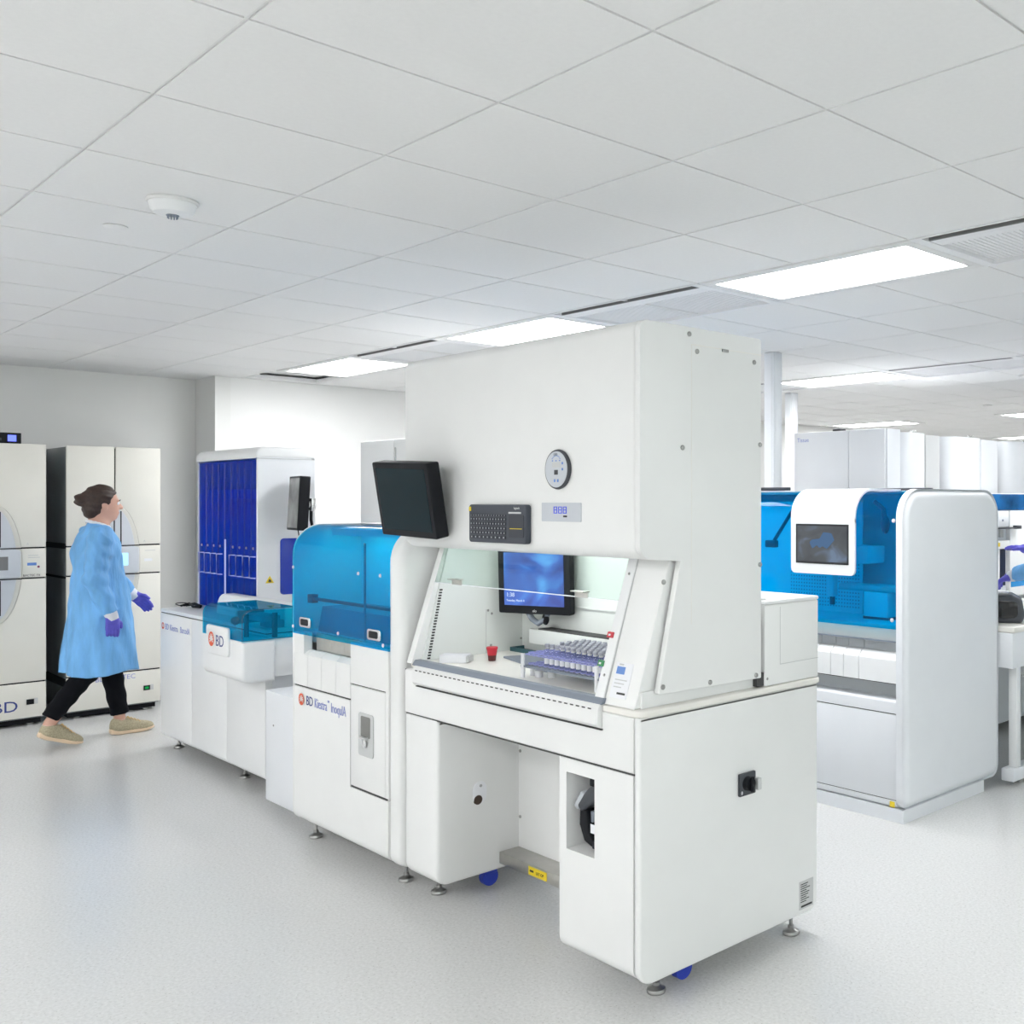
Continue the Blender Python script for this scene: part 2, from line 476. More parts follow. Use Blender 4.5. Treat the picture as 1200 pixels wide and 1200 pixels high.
def make_light():
    t = thing('ceiling_light', '', 'light', (0, 0, CEIL), 'recessed ceiling light panels')
    L, Wd = 1.19, .58
    f = MB()
    for a in (-1, 1):
        f.box(-L / 2, L / 2, a * Wd / 2 - (.055 if a > 0 else 0), a * Wd / 2 + (.055 if a < 0 else 0), CEIL - .004, CEIL + .03, .003)
        f.box(a * L / 2 - (.055 if a > 0 else 0), a * L / 2 + (.055 if a < 0 else 0), -Wd / 2 + .055, Wd / 2 - .055, CEIL - .004, CEIL + .03, .003)
    part('frame', f, TEE, t)
    part('diffuser', MB().box(-L / 2 + .05, L / 2 - .05, -Wd / 2 + .05, Wd / 2 - .05, CEIL + .004, CEIL + .012), LAMP, t)
    return t
LT = make_light()
light_spots = [  # x, y, label
    (-2.881, 3.645, 'bright rectangular ceiling light above the back of the safety cabinet'),
    (-5.273, 3.645, 'bright rectangular ceiling light between the safety cabinet top and the tower'),
    (-7.665, 3.645, 'bright rectangular ceiling light beside the tower, nearest the white wall'),
    (-5.34, 6.84, 'bright ceiling light beside the slim white post over the imaging unit'),
    (-2.95, 6.84, 'bright ceiling light above the far bench in the second light row'),
    (-7.73, 6.84, 'bright ceiling light in the second row near the white wall'),
    (-8.02, 10.98, 'thin far ceiling light seen just above the tall white analysers'),
    (-5.5, 10.98, 'far ceiling light of the third row over the analyser line'),
    (-3.1, 10.98, 'far ceiling light of the third row past the analyser line'),
    (-7.75, 14.85, 'farthest thin ceiling light above the round white tanks'),
    (-5.3, 14.85, 'farthest row ceiling light toward the room middle'),
    (-2.9, 14.85, 'farthest row ceiling light toward the open end'),
    (1.903, 3.645, 'added ceiling light in the first row near the right wall'),  # from here on: unseen lights added to brighten front and side faces
    (1.903, -1.26, 'added ceiling light over the viewer near the right wall'),
    (1.903, -3.1, 'added ceiling light in the row by the front wall, by the right corner'),
    (-2.881, -1.26, 'added ceiling light in the row along the open aisle, third from the right wall'),
    (-5.273, -1.26, 'added ceiling light in the row along the open aisle, fourth from the right wall'),
    (-7.665, -1.26, 'added ceiling light in the row along the open aisle, by the culture cabinets'),
    (-.489, -1.26, 'added ceiling light in the row over the viewer'),
    (-2.881, -3.1, 'added ceiling light in the row by the front wall, third from the right wall'),
    (-5.273, -3.1, 'added ceiling light in the row by the front wall, fourth from the right wall'),
    (-7.665, -3.1, 'added ceiling light in the row by the front wall, by the left corner'),
    (-.489, -3.1, 'added ceiling light in the row by the front wall, end one toward the right wall')]
for n, (x, y, lb) in enumerate(light_spots):
    if n == 0:
        o = LT; o.location = (x, y, CEIL); o['label'] = lb
    else:
        dz = CEIL if (abs(y - 3.645) < .1 or abs(y - 6.84) < .1) else CEIL - .007
        o = copy_thing(LT, (x, y, dz), lb)

def make_vent(x0, x1, y0, y1, label, group='ceiling air diffusers between the lights'):
    t = thing('air_diffuser', label, 'vent', ((x0 + x1) / 2, (y0 + y1) / 2, CEIL), group)
    f = MB()
    f.box(x0, x1, y0, y0 + .012, CEIL - .004, CEIL + .03); f.box(x0, x1, y1 - .03, y1, CEIL - .004, CEIL + .03)
    f.box(x0, x0 + .05, y0 + .012, y1 - .03, CEIL - .004, CEIL + .03); f.box(x1 - .05, x1, y0 + .012, y1 - .03, CEIL - .004, CEIL + .03)
    part('frame', f, VENTW, t)
    part('air_slot', MB().box(x0 + .05, x1 - .05, y0 + .012, y0 + .075, CEIL + .035, CEIL + .045), VENTD, t)
    part('slot_cheek', MB().box(x0 + .05, x1 - .05, y0 + .066, y0 + .075, CEIL - .001, CEIL + .035), VENTD, t)
    p = MB().box(x0 + .05, x1 - .05, y0 + .075, y0 + .16, CEIL - .002, CEIL + .02, .004)
    part('deflector', p, VENTW, t)
    p = MB()
    p.box(x0 + .05, x1 - .05, y0 + .16, y1 - .03, CEIL + .012, CEIL + .03)
    n = 44
    for k in range(n):
        xx = x0 + .06 + (x1 - x0 - .13) * k / (n - 1)
        p.box(xx, xx + .014, y0 + .17, y1 - .04, CEIL + .0095, CEIL + .012)
    part('perforated_panel', p, VENTW, t)
    return t
vy = (3.345, 3.945)
make_vent(-2.283, -1.087, *vy, 'white ceiling air diffuser with dark slot over the aisle beside the imaging unit')
make_vent(-4.675, -3.479, *vy, 'white ceiling air diffuser with dark slot directly above the safety cabinet')
make_vent(-7.067, -5.871, *vy, 'white ceiling air diffuser with dark slot above the smaller middle module')
make_vent(-4.74, -3.545, 6.53, 7.14, 'white ceiling air diffuser in the second light row over the analyser line')
make_vent(-7.13, -5.935, 6.53, 7.14, 'white ceiling air diffuser in the second light row behind the posts')
make_vent(-2.355, -1.16, 6.53, 7.14, 'white ceiling air diffuser in the second light row near its open end')
st = MB()
for y0, y1 in ((3.345, 3.945), (6.53, 7.14)):
    for a, b in ((-8.263, -8.262),): pass
    st.box(2.5, WX2, y0 + .008, y1 - .008, CEIL, CEIL + .02)
    st.box(-1.08, 1.30, y0 + .008, y1 - .008, CEIL, CEIL + .02)
part('strip_infill', st, TILE, ceiling)
sx = MB().box(-8.33, -7.15, 6.54, 7.13, CEIL + .031, CEIL + .04)
part('strip_cover', sx, TEE, ceiling)

# smoke detector and sprinkler cap on the plain tiles
t = thing('smoke_detector', 'white round smoke detector dome on a ceiling tile', 'detector', (-3.85, 1.22, CEIL))
c = (-3.85, 1.22, CEIL)
part('base_ring', MB().lathe([(.078, 0), (.080, -.006), (.078, -.012), (.07, -.014)], c, 32), TEE, t)
part('body', MB().lathe([(.074, -.012), (.068, -.035), (.058, -.046), (.04, -.050), (.02, -.051)], c, 32), WHITE2, t)
g = MB()
for k in range(10):
    a = k * .628
    g.cyl((c[0] + .016 * math.cos(a), c[1] + .016 * math.sin(a), CEIL - .05), (c[0] + .014 * math.cos(a), c[1] + .014 * math.sin(a), CEIL - .063), .0022, n=6)
g.lathe([(.020, -.050), (.020, -.053), (.003, -.054)], c, 16)
part('sensor_cage', g, MGREY, t)
c = (-4.365, 1.19, CEIL)
t = thing('sprinkler_cap', 'small flat white sprinkler cover disc near the smoke detector', 'sprinkler', c)
part('cover_plate', MB().lathe([(.040, -.001), (.041, -.004), (.036, -.007), (.01, -.0075)], c, 28), TILE, t)
part('shadow_ring', MB().lathe([(.038, .002), (.038, -.001), (.02, -.001)], c, 24), LGREY, t)
for cx_, cy_, lb in ((-4.02, 7.55, 'small white sprinkler disc past the second light row'), (-5.55, 9.6, 'small white detector disc over the tall analysers')):
    c = (cx_, cy_, CEIL)
    t = thing('sprinkler_cap', lb, 'sprinkler', c)
    part('cover_plate', MB().lathe([(.05, -.001), (.052, -.01), (.042, -.02), (.01, -.022)], c, 24), TILE, t)
    part('shadow_ring', MB().lathe([(.046, .002), (.046, -.001), (.02, -.001)], c, 24), LGREY, t)

# utility posts
for x, y, lb in ((-4.715, 5.26, 'slim white ceiling-height post right behind the imaging unit'), (-6.345, 7.34, 'slim white ceiling-height post farther back, left of the tall analysers')):
    t = thing('utility_post', lb, 'post', (x, y, 0), 'white service posts')
    part('shaft', MB().box(x - .045, x + .045, y - .045, y + .045, .1, CEIL, .006), COOL, t)
    for s in (-1, 1):
        part('cover_strip', MB().box(x - .03, x + .03, y + s * .045 - .004, y + s * .045 + .004, .12, CEIL - .01, .002), COOL, t)
        part('cover_strip', MB().box(x + s * .045 - .004, x + s * .045 + .004, y - .03, y + .03, .12, CEIL - .01, .002), COOL, t)
    part('base_shoe', MB().box(x - .06, x + .06, y - .06, y + .06, 0, .1, .006), COOL, t)

# unseen windows added to the right wall to brighten the side faces
for n, (a, b) in enumerate(ADDED_WIN):
    w_ = struct('window_%d' % (n + 1), MB().box(WX2 + .04, WX2 + .09, a, b, .85, .90).box(WX2 + .04, WX2 + .09, a, b, 2.40, 2.45).box(WX2 + .04, WX2 + .09, a, a + .05, .90, 2.40).box(WX2 + .04, WX2 + .09, b - .05, b, .90, 2.40).box(WX2 + .04, WX2 + .09, (a + b) / 2 - .025, (a + b) / 2 + .025, .90, 2.40), TEE)
    part('pane', MB().box(WX2 + .06, WX2 + .066, a + .05, (a + b) / 2 - .025, .90, 2.40), CLEAR, w_)
    part('pane', MB().box(WX2 + .06, WX2 + .066, (a + b) / 2 + .025, b - .05, .90, 2.40), CLEAR, w_)

# ---------------------------------------------------------------- workstation base (right end of the near line)
XL, XR, YF, YB = -3.868, -2.42, 2.08, 2.95
wb = thing('workstation_base', 'white sit-in workstation base with knee space under the safety cabinet', 'workbench', (-3.145, 2.5, 0))
# right side panel: rounded bottom corners, full height
prof = fillet([(YF, .085), (YB, .085), (YB, .925), (YF, .925)], [.055, .05, .004, .004], 8)
part('side_panel', MB().prism(prof, 'x', XR - .028, XR, .009), WHITE, wb)
# right pedestal: door with a niche
dx0, dx1, nx0, nx1, nz0, nz1 = -2.832, XR - .032, -2.794, -2.644, .440, .697
dprof = fillet([(YF, .095), (YF + .06, .095), (YF + .06, .742), (YF, .742)], [.045, 0, 0, .004], 6)
d = MB()
d.prism(fillet([(YF, .095), (YF + .06, .095), (YF + .06, .742), (YF, .742)], [.045, 0, 0, .004], 6), 'x', dx0, nx0)
d.prism(dprof, 'x', nx1, dx1)
d.prism(fillet([(YF, .095), (YF + .06, .095), (YF + .06, nz0), (YF, nz0)], [.045, 0, 0, 0], 6), 'x', nx0, nx1)
d.prism([(YF, nz1), (YF + .06, nz1), (YF + .06, .742), (YF, .742)], 'x', nx0, nx1)
door = part('door', d, WHITE, wb)
n = MB()
n.box(nx0 - .012, nx0, YF + .06, YF + .25, nz0, nz1); n.box(nx1, nx1 + .012, YF + .06, YF + .25, nz0, nz1)
n.box(nx0 - .012, nx1 + .012, YF + .06, YF + .25, nz0 - .012, nz0); n.box(nx0 - .012, nx1 + .012, YF + .06, YF + .25, nz1, nz1 + .012)
n.box(nx0 - .012, nx1 + .012, YF + .25, YF + .262, nz0 - .012, nz1 + .012)
part('niche_liner', n, WHITE, wb)
p = MB().box(dx0 + .002, dx0 + .02, YF + .06, YB - .01, .10, .742)
p.box(dx0 + .02, XR - .03, YB - .03, YB - .01, .10, .742).box(dx0 + .02, XR - .03, YF + .06, YB - .03, .10, .115)
part('pedestal_body', p, WHITE, wb)
# left leg
lx1 = -3.62
lprof = fillet([(YF, .095), (YB - .3, .095), (YB - .3, .744), (YF, .744)], [.05, .02, .004, .006], 8)
part('left_leg', MB().prism(lprof, 'x', XL, lx1, .014), WHITE, wb)
cap = MB().prism(fillet(rect(2.235, 2.298, .383, .475), .031, 8), 'x', lx1, lx1 + .004, .002)
part('cable_plate', cap, PAPER, wb)
part('cable_hole', MB().cyl((lx1 - .001, 2.258, .402), (lx1 + .0052, 2.258, .402), .019, n=20), paint('dark_brown_hole', (.05, .03, .02), .7), wb)
screw(wb, (lx1 + .004, 2.27, .457), (1, 0, 0), .7)
# knee-space back panel
part('knee_panel', MB().box(lx1, dx0, 2.452, 2.47, .165, .742), WHITE, wb)
for z in (.566, .293): screw(wb, (lx1 + .014, 2.451, z), (0, -1, 0), .8)
fr = part('foot_rest', MB().box(lx1 + .001, dx0, 2.358, 2.452, .120, .168, .003), STEEL, wb)
yl = part('yellow_label', MB().box(-3.412, -3.292, 2.3565, 2.3582, .127, .160), YELLOW, fr)
part('arrow_print', MB().box(-3.402, -3.378, 2.3558, 2.3566, .140, .148), INK, fr)
text('LET OP', .016, INK, fr, (-3.362, 2.3562, .137), (1, 0, 0))
# apron
ap = fillet([(YF, .748), (YF + .03, .748), (YF + .03, .925), (YF, .925)], [.006, 0, 0, .012], 4)
part('apron', MB().prism(ap, 'x', XL, XR - .030), WHITE, wb)
part('apron_shadow_gap', MB().box(XL + .002, XR - .03, YF + .004, YF + .03, .742, .748), GAP, wb)
part('left_shadow_gap', MB().box(XL - .003, XL, YF + .002, YF + .03, .748, .924), GAP, wb)
part('desk_frame', MB().box(XL + .01, XR - .03, YF + .03, YB - .01, .75, .92), WHITE, wb)
# front cover with air slots
cprof = [(YF + .001, .868), (YF - .014, .874), (YF - .022, .884), (YF - .018, .935), (YF - .004, .952), (YF + .03, .958), (YF + .03, .926), (YF + .001, .926)]
cov = part('sill_cover', MB().prism(cprof, 'x', -3.775, -2.605, .002), WHITE, wb)
part('cover_shadow_gap', MB().box(-3.77, -2.60, YF - .008, YF, .8645, .868), GAP, wb)
sl = MB(); ns = 36
for k in range(ns):
    xx = -3.755 + (1.10) * k / (ns - 1)
    sl.box(xx, xx + .017, YF - .0195, YF - .0175, .929, .933)
for v in sl.bm.verts: pass
part('air_slots', sl, GAP, cov)
bar = fillet([(YF - .012, .944), (YF + .030, .952), (YF + .036, .966), (YF + .004, .966)], [.003, .003, .005, .008], 4)
part('arm_rest', MB().prism(bar, 'x', -3.80, -2.60, .003), MGREY, wb)
# worktop rim
rim = fillet([(XL + .0, YF + .028), (-2.60, YF + .028), (-2.596, YF - .004), (XR + .006, YF - .004), (XR + .006, YB + .006), (XL, YB + .006)], [0, 0, 0, .04, .01, 0], 8)
part('worktop', MB().prism(rim, 'z', .925, .947, .006), CREAMW, wb)
# rear housing on the right
rh = thing('rear_housing', 'low white boxy rear housing on the worktop behind the safety cabinet', 'housing', (-2.76, 2.8, .948))
h = part('casing', MB().box(-3.1, XR + .001, 2.655, YB + .002, .948, 1.236, .006), WHITE, rh)
part('casing_top', MB().box(-3.1, XR + .002, 2.655, YB + .004, 1.236, 1.25, .005), WHITE2, rh)
part('panel_seam', MB().box(XR - .001, XR + .0016, 2.735, 2.7375, 1.02, 1.225), LGREY, h)
part('panel_seam', MB().box(XR - .001, XR + .0016, 2.735, YB, 1.018, 1.0205), LGREY, h)
part('round_grommet', MB().lathe([(.022, 1.25), (.022, 1.254), (.015, 1.255)], (-2.47, 2.685, 0), 20), LGREY, h)
part('cable_port', MB().box(XR - .03, XR - .004, 2.62, 2.655, .952, .998), GAP, wb)
screw(wb, (XR + .0, 2.668, .975), (1, 0, 0), .6)
# power switch, rating plate
sw = part('power_switch', MB().box(XR, XR + .012, 2.518, 2.598, .590, .668, .004), DGREY, wb)
part('knob', MB().cyl((XR + .012, 2.555, .632), (XR + .03, 2.555, .632), .025, .022, 24).box(XR + .03, XR + .042, 2.549, 2.561, .605, .659, .003), BLACK, sw)
part('lock_tab', MB().box(XR + .012, XR + .032, 2.588, 2.606, .604, .645, .003), LGREY, sw)
text('0', .016, PAPER, sw, (XR + .0125, 2.523, .598), (0, 1, 0))
rp = part('rating_plate', MB().box(XR, XR + .001, 2.842, 2.922, .105, .208), LGREY, wb)
pr = MB()
for k in range(9):
    pr.box(XR + .001, XR + .0016, 2.85, 2.85 + random.uniform(.03, .064), .195 - k * .008, .198 - k * .008)
pr.box(XR + .001, XR + .0016, 2.852, 2.914, .112, .119)
part('plate_print', pr, INK, rp)
for x, y in ((-2.508, 2.226), (-2.475, 2.86), (-3.80, 2.19), (-3.78, 2.62)): foot(wb, x, y)
for x, y in ((-2.50, 2.33), (-3.70, 2.36)):
    cs = part('caster', MB().cyl((x - .015, y, .048), (x + .015, y, .048), .036, n=24), CASTER, wb)
    part('caster_fork', MB().box(x - .022, x + .022, y - .03, y + .03, .06, .105, .006), CASTER, cs)

# ---------------------------------------------------------------- safety cabinet on the base
bc = thing('safety_cabinet', 'tall white biological safety cabinet with raised glass sash on the workstation', 'cabinet', (-3.145, 2.36, .947))
YBC = 2.638
hp = fillet([(YF, 1.422), (YF + .158, 1.408), (YF + .170, 1.470), (YBC, 1.470), (YBC, 2.17), (YF, 2.17)], [.05, 0, 0, 0, .01, .035], 8)
head = part('head_housing', MB().prism(hp, 'x', XL - .007, XR - .024, .012), WHITE, bc)
sp = fillet([(YF, 1.422), (YF + .115, 1.412), (YF + .172, 1.408), (2.158, .990), (YBC, .982), (YBC, 2.17), (YF, 2.17)], [.05, 0, 0, .006, .004, .01, .035], 8)
side = part('side_panel', MB().prism(sp, 'x', XR - .024, XR, .003, 2), WHITE, bc)
for y, z in ((2.29, 2.146), (2.325, 2.093), (2.60, 2.085), (2.26, 1.775), (2.63, 1.80), (2.178, 1.345), (2.63, 1.38), (2.175, 1.012), (2.385, 1.0), (2.61, .995)):
    screw(side, (XR, y, z), (1, 0, 0), 1.0)
part('panel_groove', MB().box(XR - .001, XR + .0012, 2.30, 2.637, 2.112, 2.1145).box(XR - .001, XR + .0008, 2.30, 2.3015, 1.2, 2.112), CREAMW, side)
part('pull_clip', MB().box(XR, XR + .006, 2.44, 2.47, 2.104, 2.114, .002), SCREW, side)
# right front post (sloping), groove and frame
rpost = fillet([(2.088, .948), (2.30, .948), (2.40, 1.415), (2.236, 1.415)], 0)
part('front_post', MB().prism([(2.088, .948), (2.30, .948), (2.40, 1.415), (2.236, 1.415)], 'x', -2.652, XR - .034, .004), WHITE, bc)
part('post_trim', MB().prism([(2.083, .952), (2.088, .952), (2.236, 1.41), (2.231, 1.41)], 'x', -2.652, -2.607, .001), WHITE2, bc)
part('post_seam', MB().prism([(2.0845, .95), (2.088, .95), (2.236, 1.41), (2.2325, 1.41)], 'x', -2.606, -2.6035), LGREY, bc)
part('lower_side', MB().box(XR - .034, XR - .024, 2.11, YBC, .948, 1.0), WHITE, bc)
def on_post(z): return 2.083 + (z - .952) * (.148 / .458)
for z in (1.36, 1.035): screw(bc, (-2.63, on_post(z) - .0005, z), (0, -1, .32), .55)
# labels on the post
def tilted(name, x0, x1, z0, z1, mat, off=.001, parent=bc):
    y0, y1 = 2.088 + (z0 - .948) * (.148 / .467), 2.088 + (z1 - .948) * (.148 / .467)
    return part(name, MB().prism([(y0 - off - .0004, z0), (y0 + .001, z0), (y1 + .001, z1), (y1 - off - .0004, z1)], 'x', x0, x1), mat, parent)
lb = tilted('post_label', -2.588, -2.505, .972, 1.08, PAPER)
tilted('blue_print', -2.580, -2.540, 1.045, 1.068, BLUEP, .0018, lb)
tilted('grey_print', -2.572, -2.552, 1.072, 1.077, LGREY, .0018, lb)
for k in range(3): tilted('fine_print', -2.578, -2.52 - .01 * k, 1.026 - .011 * k, 1.029 - .011 * k, LGREY, .0018, lb)
tilted('bold_print', -2.555, -2.515, .984, .990, INK, .0018, lb)
ra = tilted('red_arrow_tag', -2.662, -2.632, 1.152, 1.170, REDP, .008); tilted('arrow', -2.655, -2.645, 1.158, 1.164, PAPER, .009, ra)
ga = tilted('green_arrow_tag', -2.675, -2.645, 1.06, 1.078, GREENP, .008); tilted('arrow', -2.668, -2.658, 1.066, 1.072, PAPER, .009, ga)
# left post and inner walls
part('left_post', MB().prism([(2.088, .948), (2.30, .948), (2.40, 1.415), (2.236, 1.415)], 'x', XL - .004, -3.832, .003), WHITE, bc)
il = part('inner_side_wall', MB().prism([(2.13, .949), (2.62, .949), (2.62, 1.50), (2.27, 1.50)], 'x', -3.832, -3.822), INNER, bc)
sv = MB()
for k in range(25):
    z = .958 + k * .0115
    yy = 2.150 + (z - .95) * .20
    sv.box(-3.8225, -3.8205, yy, yy + .013, z, z + .0065)
part('vent_slots', sv, GAP, il)
part('wall_seam', MB().box(-3.8225, -3.8212, 2.424, 2.4265, .95, 1.14), LGREY, il)
for y, z in ((2.434, 1.135), (2.452, 1.120), (2.448, .985), (2.60, 1.0)): screw(il, (-3.821, y, z), (1, 0, 0), .6)
part('inner_back_wall', MB().box(-3.822, -2.46, 2.608, 2.62, .949, 1.5), INNER, bc)
part('wall_step', MB().box(-3.822, -2.46, 2.600, 2.608, 1.16, 1.166), INNER, bc)
part('inner_right_wall', MB().prism([(2.13, .949), (2.61, .949), (2.61, 1.5), (2.27, 1.5)], 'x', -2.470, -2.455), INNER, bc)
part('work_deck', MB().box(-3.82, -2.66, 2.112, 2.605, .948, .953), CREAMW, bc)
# glass sash
def sash_y(z): return 2.236 + (z - 1.415) * (.148 / .467)
gl = part('glass_sash', MB().prism([(sash_y(1.27), 1.27), (sash_y(1.27) + .006, 1.27), (sash_y(1.45) + .006, 1.45), (sash_y(1.45), 1.45)], 'x', -3.832, -2.650), CLEAR, bc)
part('glass_edge', MB().box(-3.832, -2.650, sash_y(1.27) - .0005, sash_y(1.27) + .0065, 1.2675, 1.2702), PAPER, gl)
for x in (-3.66, -2.855):
    part('sash_handle', MB().box(x - .035, x + .035, sash_y(1.285) - .028, sash_y(1.285) + .004, 1.288, 1.292, .001).box(x - .035, x + .035, sash_y(1.275) - .004, sash_y(1.275) + .001, 1.268, 1.292, .001), STEEL, gl)
wl = part('work_light', MB().cyl((-3.74, 2.35, 1.447), (-2.56, 2.35, 1.447), .013, n=12), glow('work_lamp', (.97, 1, .98), 8.0), bc)
part('lamp_socket', MB().box(-3.76, -3.735, 2.33, 2.37, 1.43, 1.469).box(-2.565, -2.54, 2.33, 2.37, 1.43, 1.469), WHITE2, wl)
# rear ledge box with dark slot
lg = part('rear_ledge', MB().box(-3.66, -2.66, 2.53, 2.606, 1.0, 1.062, .003), INNER, bc)
part('ledge_slot', MB().box(-3.60, -2.70, 2.535, 2.60, 1.062, 1.0665), GAP, lg)
part('socket_block', MB().box(-3.56, -3.50, 2.545, 2.60, .954, 1.0), DGREY, lg)
# gauge + display on the head
gx, gz = -2.832, 1.709
gg = part('round_gauge', MB().lathe([(.066, 0), (.068, -.006), (.066, -.012), (.062, -.0135)], (gx, YF, gz), 40, 'y'), DGREY, head)
gg2 = MB()
part('gauge_face', MB().lathe([(.061, -.0132), (.061, -.0142), (.001, -.0142)], (gx, YF, gz), 40, 'y'), GREYM, head)
yk = YF - .0148
part('gauge_display', MB().box(gx - .022, gx + .022, yk, YF - .014, gz + .006, gz + .024), LGREY, head)
part('gauge_button', MB().box(gx - .010, gx + .010, yk, YF - .014, gz - .018, gz - .002), DGREY, head)
tk = MB()
for k in range(9):
    a = R(40 + 100 * k / 8); tk.box(gx + .028 * math.cos(a) - .0025, gx + .028 * math.cos(a) + .0025, yk, YF - .014, gz + .018 + .028 * math.sin(a) - .0012, gz + .018 + .028 * math.sin(a) + .0012)
for dx_ in (-.02, 0, .02): tk.box(gx + dx_ - .003, gx + dx_ + .003, yk, YF - .014, gz + .027, gz + .031)
for dz_ in (.02, .0): tk.box(gx + .031, gx + .039, yk, YF - .014, gz + dz_ - .004, gz + dz_ + .004)
for dx_ in (-.008, .010): tk.box(gx + dx_ - .004, gx + dx_ + .004, yk, YF - .014, gz - .043, gz - .033)
part('gauge_print', tk, BLUEP, head, stuff=True)
text('LED', .012, MGREY, head, (gx - .013, yk, gz + .046), (1, 0, 0))
dp = part('status_plate', MB().prism(fillet(rect(-2.931, -2.712, 1.533, 1.597), .004, 3), 'y', YF - .002, YF), GREYM, head)
bl = paint('blue_icon', (.08, .12, .75), .4)
dd = MB()
for k in range(3):
    x0 = -2.862 + k * .026
    dd.box(x0, x0 + .004, YF - .003, YF - .002, 1.560, 1.584).box(x0 + .016, x0 + .020, YF - .003, YF - .002, 1.560, 1.584)
    for z in (1.560, 1.571, 1.581): dd.box(x0 + .004, x0 + .016, YF - .003, YF - .002, z, z + .003)
part('icon', dd, bl, dp)
part('dash_print', MB().box(-2.808, -2.788, YF - .003, YF - .002, 1.548, 1.554), INK, dp)

# wall-mounted keyboard
kb = thing('keyboard', 'dark grey keyboard with touchpad stuck to the safety cabinet front', 'keyboard', (-3.18, YF - .01, 1.52))
kx0, kx1, kz0, kz1 = -3.358, -2.993, 1.452, 1.590
part('case', MB().prism(fillet(rect(kx0, kx1, kz0, kz1), .012, 5), 'y', YF - .022, YF - .0005, .004), paint('slate_plastic', (.045, .052, .07), .5, .04), kb)
KEY = paint('key_plastic', (.028, .032, .045), .5, .04)
kmesh = None
rows = [(14, .0115, .006), (13, .0115, .0115), (13, .0115, .0115), (12, .0115, .0115), (12, .0115, .0115), (9, .0115, .0115)]
zc = kz1 - .036
legend = MB()
for ri, (nk, pw, ph) in enumerate(rows):
    for k in range(nk):
        w_ = .232 / nk
        x0 = kx0 + .012 + k * w_
        m = MB().box(x0 + .0012, x0 + w_ - .0012, YF - .0245, YF - .0215, zc - ph, zc, .0008, 1)
        part('key', m, KEY, kb)
        legend.box(x0 + w_ * .38, x0 + w_ * .56, YF - .0251, YF - .0244, zc - ph * .72, zc - ph * .28)
    zc -= ph + .0048
part('key_legend', legend, paint('legend_print', (.45, .47, .5), .5), kb)
part('touchpad', MB().prism(fillet(rect(kx1 - .105, kx1 - .014, kz0 + .022, kz1 - .036), .006, 4), 'y', YF - .0235, YF - .0215), KEY, kb)
part('yellow_line', MB().box(kx1 - .097, kx1 - .024, YF - .0242, YF - .0234, kz0 + .052, kz0 + .0545), YELLOW, kb)
part('yellow_key', MB().box(kx0 + .003, kx0 + .016, YF - .0242, YF - .0215, kz1 - .024, kz1 - .008, .001), YELLOW, kb)
part('media_strip', MB().box(kx1 - .105, kx1 - .030, YF - .0242, YF - .0215, kz1 - .032, kz1 - .026), LGREY, kb)
text('logitech', .011, LGREY, kb, (kx1 - .075, YF - .0222, kz1 - .016), (1, 0, 0))

# ---------------------------------------------------------------- touch monitors
def monitor(name, label, c, yaw, pitch, w, h, dpt, scr, bezel=.022, mat=BLACK, roll=0.):
    t = thing(name, label, 'monitor', c)
    M = Matrix.Translation(c) @ Matrix.Rotation(yaw, 4, 'Z') @ Matrix.Rotation(pitch, 4, 'X') @ Matrix.Rotation(roll, 4, 'Y')
    part('housing', MB().prism(fillet(rect(-w / 2, w / 2, -h / 2, h / 2), .008, 4), 'y', 0, dpt, .004).xf(M), mat, t)
    part('screen', MB().box(-w / 2 + bezel, w / 2 - bezel, -.0012, .001, -h / 2 + bezel * 1.15, h / 2 - bezel).xf(M), scr, t)
    return t, M
SCR_OFF = paint('dark_screen_glass', (.006, .018, .024), .22, .1, 0, 3, 0, .10)
SCR_BLUE = screen_mat('blue_desktop_screen', (.03, .06, .30), (.04, .13, .52), (.10, .36, .85), .62, 1.2, 1.2)
def add_beam(m):
    nt = m.node_tree; tc = nt.nodes.new('ShaderNodeTexCoord')
    mp = nt.nodes.new('ShaderNodeMapping'); mp.inputs['Location'].default_value = (-.72, -.5, -.62); mp.inputs['Scale'].default_value = (1.0, .0, 1.0)
    nt.links.new(tc.outputs['Generated'], mp.inputs[0])
    gr = nt.nodes.new('ShaderNodeTexGradient'); gr.gradient_type = 'SPHERICAL'
    mp2 = nt.nodes.new('ShaderNodeVectorMath'); mp2.operation = 'SCALE'; mp2.inputs['Scale'].default_value = 2.2
    nt.links.new(mp.outputs[0], mp2.inputs[0]); nt.links.new(mp2.outputs[0], gr.inputs[0])
    b = nt.nodes['Principled BSDF']; src = b.inputs['Emission Color'].links[0].from_socket
    mx = nt.nodes.new('ShaderNodeMix'); mx.data_type = 'RGBA'; mx.inputs[7].default_value = (.10, .60, 1.2, 1)
    nt.links.new(gr.outputs['Fac'], mx.inputs[0]); nt.links.new(src, mx.inputs[6]); nt.links.new(mx.outputs[2], b.inputs['Emission Color'])
add_beam(SCR_BLUE)
SCR_DIM = screen_mat('dim_console_screen', (.025, .027, .03), (.035, .038, .042), (.07, .10, .15), .9, 2.2, .6)
t, M = monitor('touch_monitor', 'large tilted black touch monitor at the safety cabinet corner over the shield', (-3.669, 1.967, 1.606), R(4.7), R(10.9), .36, .29, .055, SCR_OFF, .022, BLACK, R(2.2))
part('mount_arm', MB().tube([M @ Vector((0, .05, 0)), M @ Vector((0, .085, -.01)), (-3.69, YF - .002, 1.60)], .022, 12), BLACK, t)
t, M = monitor('lit_monitor', 'black monitor with glowing blue desktop inside the safety cabinet', (-3.565, 2.487, 1.275), R(20.8), R(2), .352, .285, .035, SCR_BLUE, .030)
